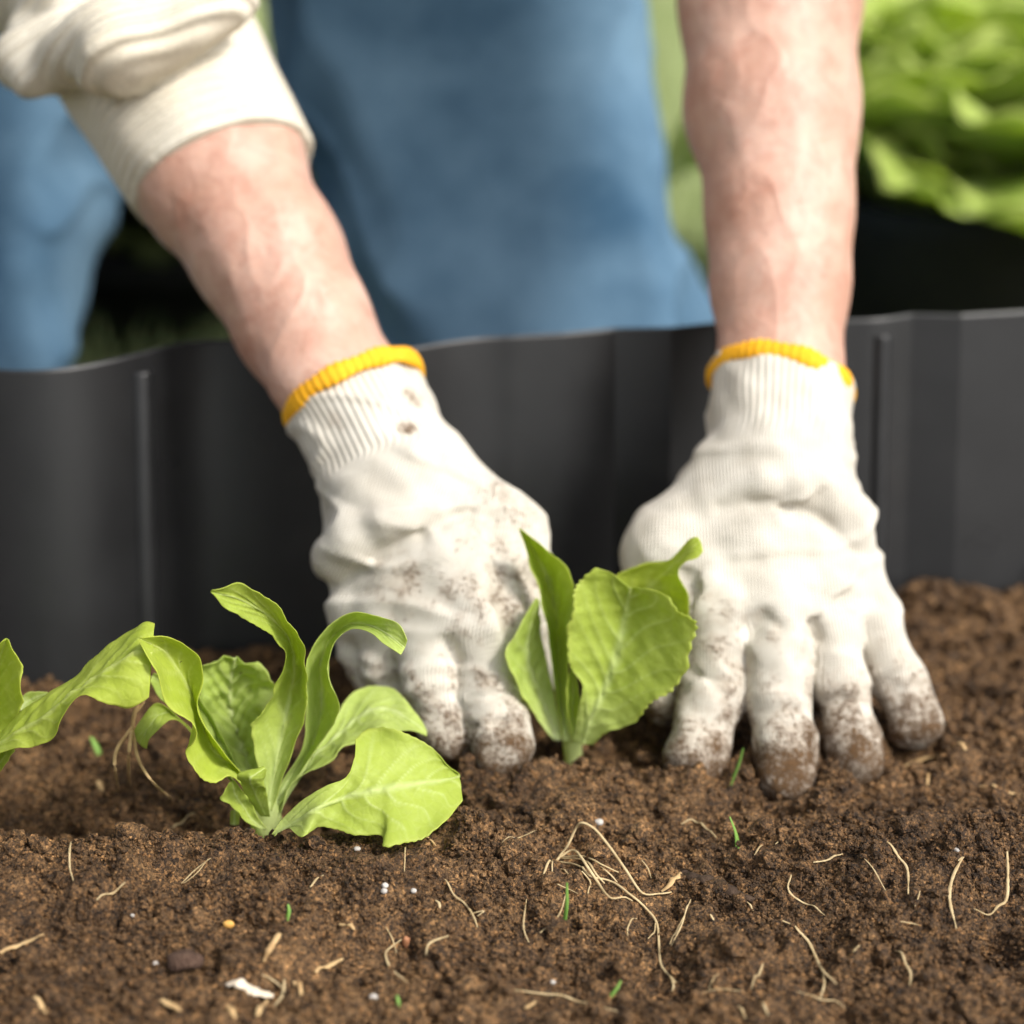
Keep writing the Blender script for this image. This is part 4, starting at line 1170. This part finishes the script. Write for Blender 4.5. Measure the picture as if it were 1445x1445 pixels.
for ir, (conv, pts, wd_) in enumerate([
    (k2, [(428, 420), (470, 490), (530, 545), (560, 618)], 5), (k2, [(530, 560), (585, 548), (560, 570)], 4),
    (k2, [(250, 665), (190, 715), (200, 775), (275, 840)], 5), (k2, [(440, 650), (365, 680), (350, 730)], 6),
    (k2, [(760, 500), (748, 610), (770, 680)], 4), (k2, [(815, 640), (890, 570), (920, 480)], 4),
    (k2, [(1210, 580), (1175, 610), (1172, 650)], 4), (k2, [(710, 870), (800, 885), (950, 915), (1050, 935), (1130, 960)], 5),
    (k2, [(1230, 340), (1255, 375), (1268, 415)], 3), (k2, [(660, 275), (730, 250), (800, 218)], 3),
    (k2, [(275, 300), (270, 345), (262, 390)], 4), (k2, [(185, 610), (215, 670), (230, 720)], 3), (k2, [(390, 505), (405, 520), (405, 548)], 6),
    (k2, [(1430, 500), (1400, 590), (1350, 690)], 4),
    (k3, [(45, 365), (105, 362), (190, 422)], 5), (k3, [(885, 445), (930, 500), (968, 550), (972, 655)], 6),
    (k3, [(495, 575), (485, 640), (560, 700), (632, 738)], 5), (k3, [(450, 755), (520, 800), (580, 880), (620, 960), (680, 1020)], 7),
    (k3, [(602, 930), (630, 1010), (612, 1080)], 5), (k3, [(520, 1050), (610, 1082), (670, 1090), (715, 1118)], 4),
    (k3, [(1175, 520), (1195, 500), (1160, 570), (1140, 660), (1168, 800)], 7), (k3, [(1375, 475), (1378, 580), (1370, 680), (1310, 740), (1240, 710)], 7),
    (k3, [(920, 885), (960, 935), (982, 980), (978, 1028)], 5), (k3, [(585, 525), (650, 512), (705, 488)], 6),
    (k3, [(380, 935), (360, 990), (332, 1045)], 5), (k3, [(940, 765), (985, 772), (1015, 780)], 4), (k3, [(160, 1040), (175, 1005), (200, 980)], 4),
    (k3, [(790, 505), (830, 550), (880, 640)], 3), (k3, [(1020, 640), (1012, 670), (1000, 702)], 3), (k3, [(125, 1060), (200, 1040), (300, 1050)], 3),
    (k3, [(270, 690), (320, 690), (340, 722)], 4), (k3, [(165, 735), (180, 760)], 5), (k3, [(345, 495), (378, 460)], 4), (k3, [(430, 450), (485, 454)], 4),
    (k3, [(745, 890), (775, 862)], 5), (k3, [(0, 985), (15, 1020), (10, 1050)], 5), (k3, [(60, 740), (30, 800), (0, 860)], 4), (k3, [(280, 1110), (310, 1160)], 6), (k3, [(380, 1095), (400, 1150)], 5),
    (k1, [(395, 680), (455, 655), (512, 603)], 6), (k1, [(740, 612), (790, 560), (860, 505)], 5), (k1, [(750, 610), (800, 570), (850, 515)], 4),
    (k1, [(310, 485), (285, 530), (300, 600)], 5), (k1, [(705, 395), (745, 360), (795, 322)], 6), (k1, [(1265, 625), (1320, 575)], 5),
    (k1, [(1160, 1000), (1155, 1060), (1120, 1110)], 6), (k1, [(1070, 985), (1120, 1010), (1155, 1040)], 5)]):
    strand('root_fibre', conv, pts, wd_ * 0.66, M_ROOT, ROOT_OWN.get(ir, ROOTL), 'root', ROOTG)
STRL, STRG = 'flat tan piece of straw lying on the soil', 'straw pieces on the soil'
for conv, pts, wd_ in [
    (k1, [(1140, 815), (1105, 870), (1075, 930)], 14), (k1, [(0, 895), (90, 858), (180, 822)], 14), (k1, [(660, 1085), (735, 1130)], 14),
    (k1, [(1285, 975), (1345, 945), (1400, 915)], 12), (k1, [(1385, 775), (1445, 800)], 12), (k1, [(1200, 1010), (1240, 1140)], 11), (k1, [(930, 1110), (960, 1160)], 12), (k1, [(1050, 1150), (1090, 1090)], 12),
    (k1, [(130, 1080), (190, 1140)], 10), (k1, [(400, 190), (420, 232)], 14),
    (k3, [(0, 620), (45, 565)], 14), (k3, [(960, 130), (1060, 95), (1205, 82)], 15), (k3, [(1050, 215), (1055, 150), (1062, 110)], 7), (k3, [(1265, 212), (1330, 218)], 10), (k3, [(1370, 240), (1445, 250)], 12),
    (k2, [(1310, 470), (1350, 435), (1388, 392)], 12), (k2, [(230, 190), (310, 225), (392, 290)], 6), (k2, [(755, 945), (795, 920)], 10)]:
    strand('straw', conv, pts, wd_ * 0.7, M_STRAW, STRL, 'straw', STRG, flat=0.3)
strand('straw', k1, [(925, 1022), (1010, 1045), (1115, 1070)], 19, mat_simple('bleached_straw', (0.62, 0.5, 0.36), (0.76, 0.66, 0.52), 200, 0.7), 'broad bleached white straw sliver lying flat on the soil', 'straw', None, flat=0.3)
strand('twig', k3, [(55, 560), (130, 590), (210, 625), (290, 665), (345, 680)], 24, M_BARK, 'short thick dark brown twig half sunk in the soil', 'twig', None, flat=0.55, lift=-0.001, jit=0.05)
# root tuft lying in the middle of the foreground
Vt, Ft, oo = [], [], 0
for pts, wd_ in [([(830, 400, .002), (890, 350, .006), (930, 320, .012), (960, 285, .018), (985, 268, .020), (1040, 290, .018), (1100, 345, .014), (1160, 410, .010), (1230, 485, .005), (1300, 480, .003), (1350, 470, .002)], 8),
                 ([(890, 350, .006), (950, 335, .010), (1000, 385, .009), (1050, 450, .006), (1100, 495, .003), (1190, 515, .002)], 8),
                 ([(895, 360, .005), (960, 380, .007), (1020, 420, .006), (1100, 435, .004), (1180, 480, .003), (1250, 545, .003), (1290, 600, .003), (1300, 690, .002), (1310, 770, .002), (1370, 840, .002)], 7),
                 ([(900, 345, .006), (990, 360, .010), (1060, 385, .009), (1135, 400, .004)], 6), ([(905, 350, .006), (990, 365, .008), (1040, 410, .006), (1078, 440, .003)], 7),
                 ([(880, 355, .004), (900, 385, .004), (930, 400, .003)], 6), ([(870, 365, .004), (868, 420, .003), (930, 460, .002), (970, 475, .002)], 4),
                 ([(985, 400, .006), (1020, 440, .004), (1010, 480, .002)], 5), ([(1285, 600, .003), (1280, 635, .002), (1255, 660, .002)], 4), ([(1060, 385, .007), (1105, 410, .004), (1130, 430, .002)], 5)]:
    P = strand_pts(k2, [(q[0], q[1], q[2] * 0.55) for q in pts])
    rad = wd_ * 0.27 * 0.31e-3 * (0.5 + 0.5 * np.sin(np.linspace(0.2, 0.9, len(P)) * math.pi))
    V, F = tube_mesh('x', P, rad, flat=0.7)
    Vt += V; Ft += [tuple(i + oo for i in f) for f in F]; oo += len(V)
tag(obj('root_tuft', mesh_np('root_tuft', Vt, Ft), M_ROOT), 'tangled tuft of pale yellow dried roots lying on the front soil', 'root tuft')
# bare roots hanging under the long arching leaf
Vt, Ft, oo = [], [], 0
for pts, wd_ in [([(415, 440), (400, 500), (395, 560)], 12), ([(400, 520), (350, 590), (345, 650), (355, 715)], 9), ([(395, 530), (385, 620), (388, 700)], 9), ([(400, 540), (415, 620), (460, 690), (520, 745), (555, 760)], 8), ([(405, 480), (430, 450), (425, 440)], 8)]:
    P = catmull([on_soil(*c5(x, y), 0.0005) if y >= 700 else pt(*c5(x, y), 1.0 - 0.04 * max(0, (y - 560)) / 200) for x, y in pts], 30)
    P[:, 2] = np.maximum(P[:, 2], soil_h(P[:, 0], P[:, 1]) + 0.0005)
    V, F = tube_mesh('x', P, np.full(30, wd_ * 0.5 * 0.155e-3 * 1.3) * np.linspace(1, 0.6, 30))
    Vt += V; Ft += [tuple(i + oo for i in f) for f in F]; oo += len(V)
tag(obj('bare_roots', mesh_np('bare_roots', Vt, Ft), M_STRAW), 'bunch of tan bare roots hanging down to the soil under the arching leaf', 'roots')
# green sprouts
def blade(conv, x0, y0, x1, y1, wpx, lab):
    a = on_soil(*conv(x0, y0), -0.001)
    pb = conv(x1, y1); b = pt(*pb, a[1] / K + 0.004)
    P = catmull([a, (a + b) / 2 + np.array([0.0008, 0, 0.0006]), b], 12)
    V, F = tube_mesh('x', P, wpx * 0.5 * 0.31e-3 * np.linspace(1, 0.15, 12) ** 0.6, flat=0.3)
    tag(obj('grass_sprout', mesh_np('grass_sprout', V, F), M_GREENB), lab, 'sprout')
blade(k3, 280, 465, 245, 325, 9, 'upright green grass blade in front of the buried middle fingertip')
blade(k3, 240, 200, 300, 45, 9, 'green grass blade growing between two gloved fingers')
blade(k1, 1165, 745, 1175, 682, 8, 'tiny blue-green blade standing below the flat lettuce leaf')
blade(k2, 905, 625, 925, 420, 8, 'thin green blade leaning against the root tuft')
blade(k2, 225, 945, 232, 880, 9, 'tiny pale green sprout beside the white pebble')
blade(k2, 1090, 890, 1145, 820, 9, 'short green sprout beside the long lying root')
blade(k1, 395, 75, 370, 0, 16, 'rounded green sprout on dark soil by the bare roots')
# pebbles
def pebble(conv, x, y, rpx_, mat, lab, grp=None, sq=(1, 1, 0.8), jit=0.10):
    c_ = on_soil(*conv(x, y))
    r = rpx_ * 0.31e-3
    clear_at([c_], r)
    V = ICO2[0] * (1 + jit * rng.normal(size=(len(ICO2[0]), 1))) * r * np.array(sq) + c_ + np.array([0, 0, r * 0.5])
    o = obj('pebble', mesh_np('pebble', V, ICO2[1]), mat)
    mm = o.modifiers.new('s', 'SUBSURF'); mm.levels = 1; mm.render_levels = 1
    tag(o, lab, 'pebble', grp)
WP, WG = 'tiny pale grey pebble lying among the soil crumbs', 'pale pebbles in the soil'
for conv, x, y, r in [(k2, 1055, 182, 6.5), (k2, 183, 440, 5), (k2, 180, 462, 5), (k2, 300, 460, 4.5), (k2, 135, 898, 6.5), (k2, 868, 832, 4), (k2, 70, 290, 5), (k3, 1170, 465, 5), (k3, 945, 240, 5), (k3, 710, 915, 4.5), (k1, 635, 930, 4), (k1, 540, 732, 3)]:
    pebble(conv, x, y, r, M_STONE_W, WP, WG, (1, 0.9, 0.8))
pebble(k1, 933, 775, 7.5, M_STONE_O, 'small orange yellow pebble on the brown soil', None, (1.1, 0.8, 0.75))
pebble(k2, 270, 672, 7.5, M_STONE_R, 'small reddish brown pebble beside a curved root fibre', None, (0.8, 0.8, 1.2))
pebble(k1, 755, 935, 19, mat_simple('dark_clod', (0.045, 0.024, 0.016), (0.11, 0.066, 0.045), 260, 0.9, 0.9, 0.0015), 'dark purplish brown clod, larger than the pebbles', None, (1.25, 1, 0.65), 0.22)

# ------------------------------------------------------------------ crumbs of soil (uncountable)
def crumbs(n, rmin, rmax, pw, base, amp, xr, yr, sink=0.3, clump=0.0):
    V0, F0 = base
    r = rmin * (1 - rng.random(n) * (1 - (rmin / rmax) ** pw)) ** (-1 / pw)
    x = rng.uniform(*xr, n * 3); y = rng.uniform(*yr, n * 3)
    keep = (y < edge_y(x) - 0.004) & (np.abs(x) < y * 0.29 + 0.03)
    if clump > 0:
        keep &= vnoise2(x, y, 45, 31) + 0.6 * vnoise2(x, y, 110, 32) > rng.uniform(-1.2, 1.2, n * 3) * clump
    ci = np.clip(np.round((x - GX0) / GS).astype(int), 0, HH.shape[0] - 1); cj = np.clip(np.round((y - GY0) / GS).astype(int), 0, HH.shape[1] - 1)
    keep &= ~(CLEAR[ci, cj] & (rng.random(n * 3) < 0.9))
    x, y = x[keep][:n], y[keep][:n]
    r = r[:len(x)]
    z = soil_h(x, y) + r * (1 - sink) * 0.7 - r * 0.3 + r * 0.9 * rng.random(len(x))
    nv = len(V0)
    th = rng.uniform(0, 6.28, (len(x), 2))
    jit = 1 + amp * rng.normal(size=(len(x), nv))
    P = V0[None] * jit[:, :, None] * rng.uniform(0.7, 1.2, (len(x), 1, 3))
    c, s = np.cos(th[:, 0])[:, None], np.sin(th[:, 0])[:, None]
    px_, py_ = P[..., 0] * c - P[..., 1] * s, P[..., 0] * s + P[..., 1] * c
    P = np.stack([px_, py_, P[..., 2]], -1)
    c, s = np.cos(th[:, 1])[:, None], np.sin(th[:, 1])[:, None]
    py_, pz_ = P[..., 1] * c - P[..., 2] * s, P[..., 1] * s + P[..., 2] * c
    P = np.stack([P[..., 0], py_, pz_], -1)
    P = P * r[:, None, None] + np.stack([x, y, z], 1)[:, None]
    F = F0[None] + (np.arange(len(x)) * nv)[:, None, None]
    return P.reshape(-1, 3), F.reshape(-1, 3)
parts = [crumbs(86000, 0.0005, 0.0019, 2.3, ICO1, 0.20, (-0.34, 0.34), (0.70, 1.08), 0.25, 0.8),
         crumbs(2200, 0.0018, 0.0060, 2.4, ICO2, 0.19, (-0.34, 0.34), (0.68, 1.30), 0.5, 0.8),
         crumbs(5000, 0.0015, 0.005, 2.0, ICO1, 0.14, (-0.36, 0.36), (1.0, 1.30), 0.3, 0.5)]
Vc = []; Fc = []; o_ = 0
for V, F in parts:
    Vc.append(V); Fc.append(F + o_); o_ += len(V)
cr = obj('soil_crumbs', mesh_np('soil_crumbs', np.concatenate(Vc), np.concatenate(Fc), False), M_SOIL)
tag(cr, 'loose dark brown crumbs of soil covering the bed', 'soil crumbs', kind='stuff')
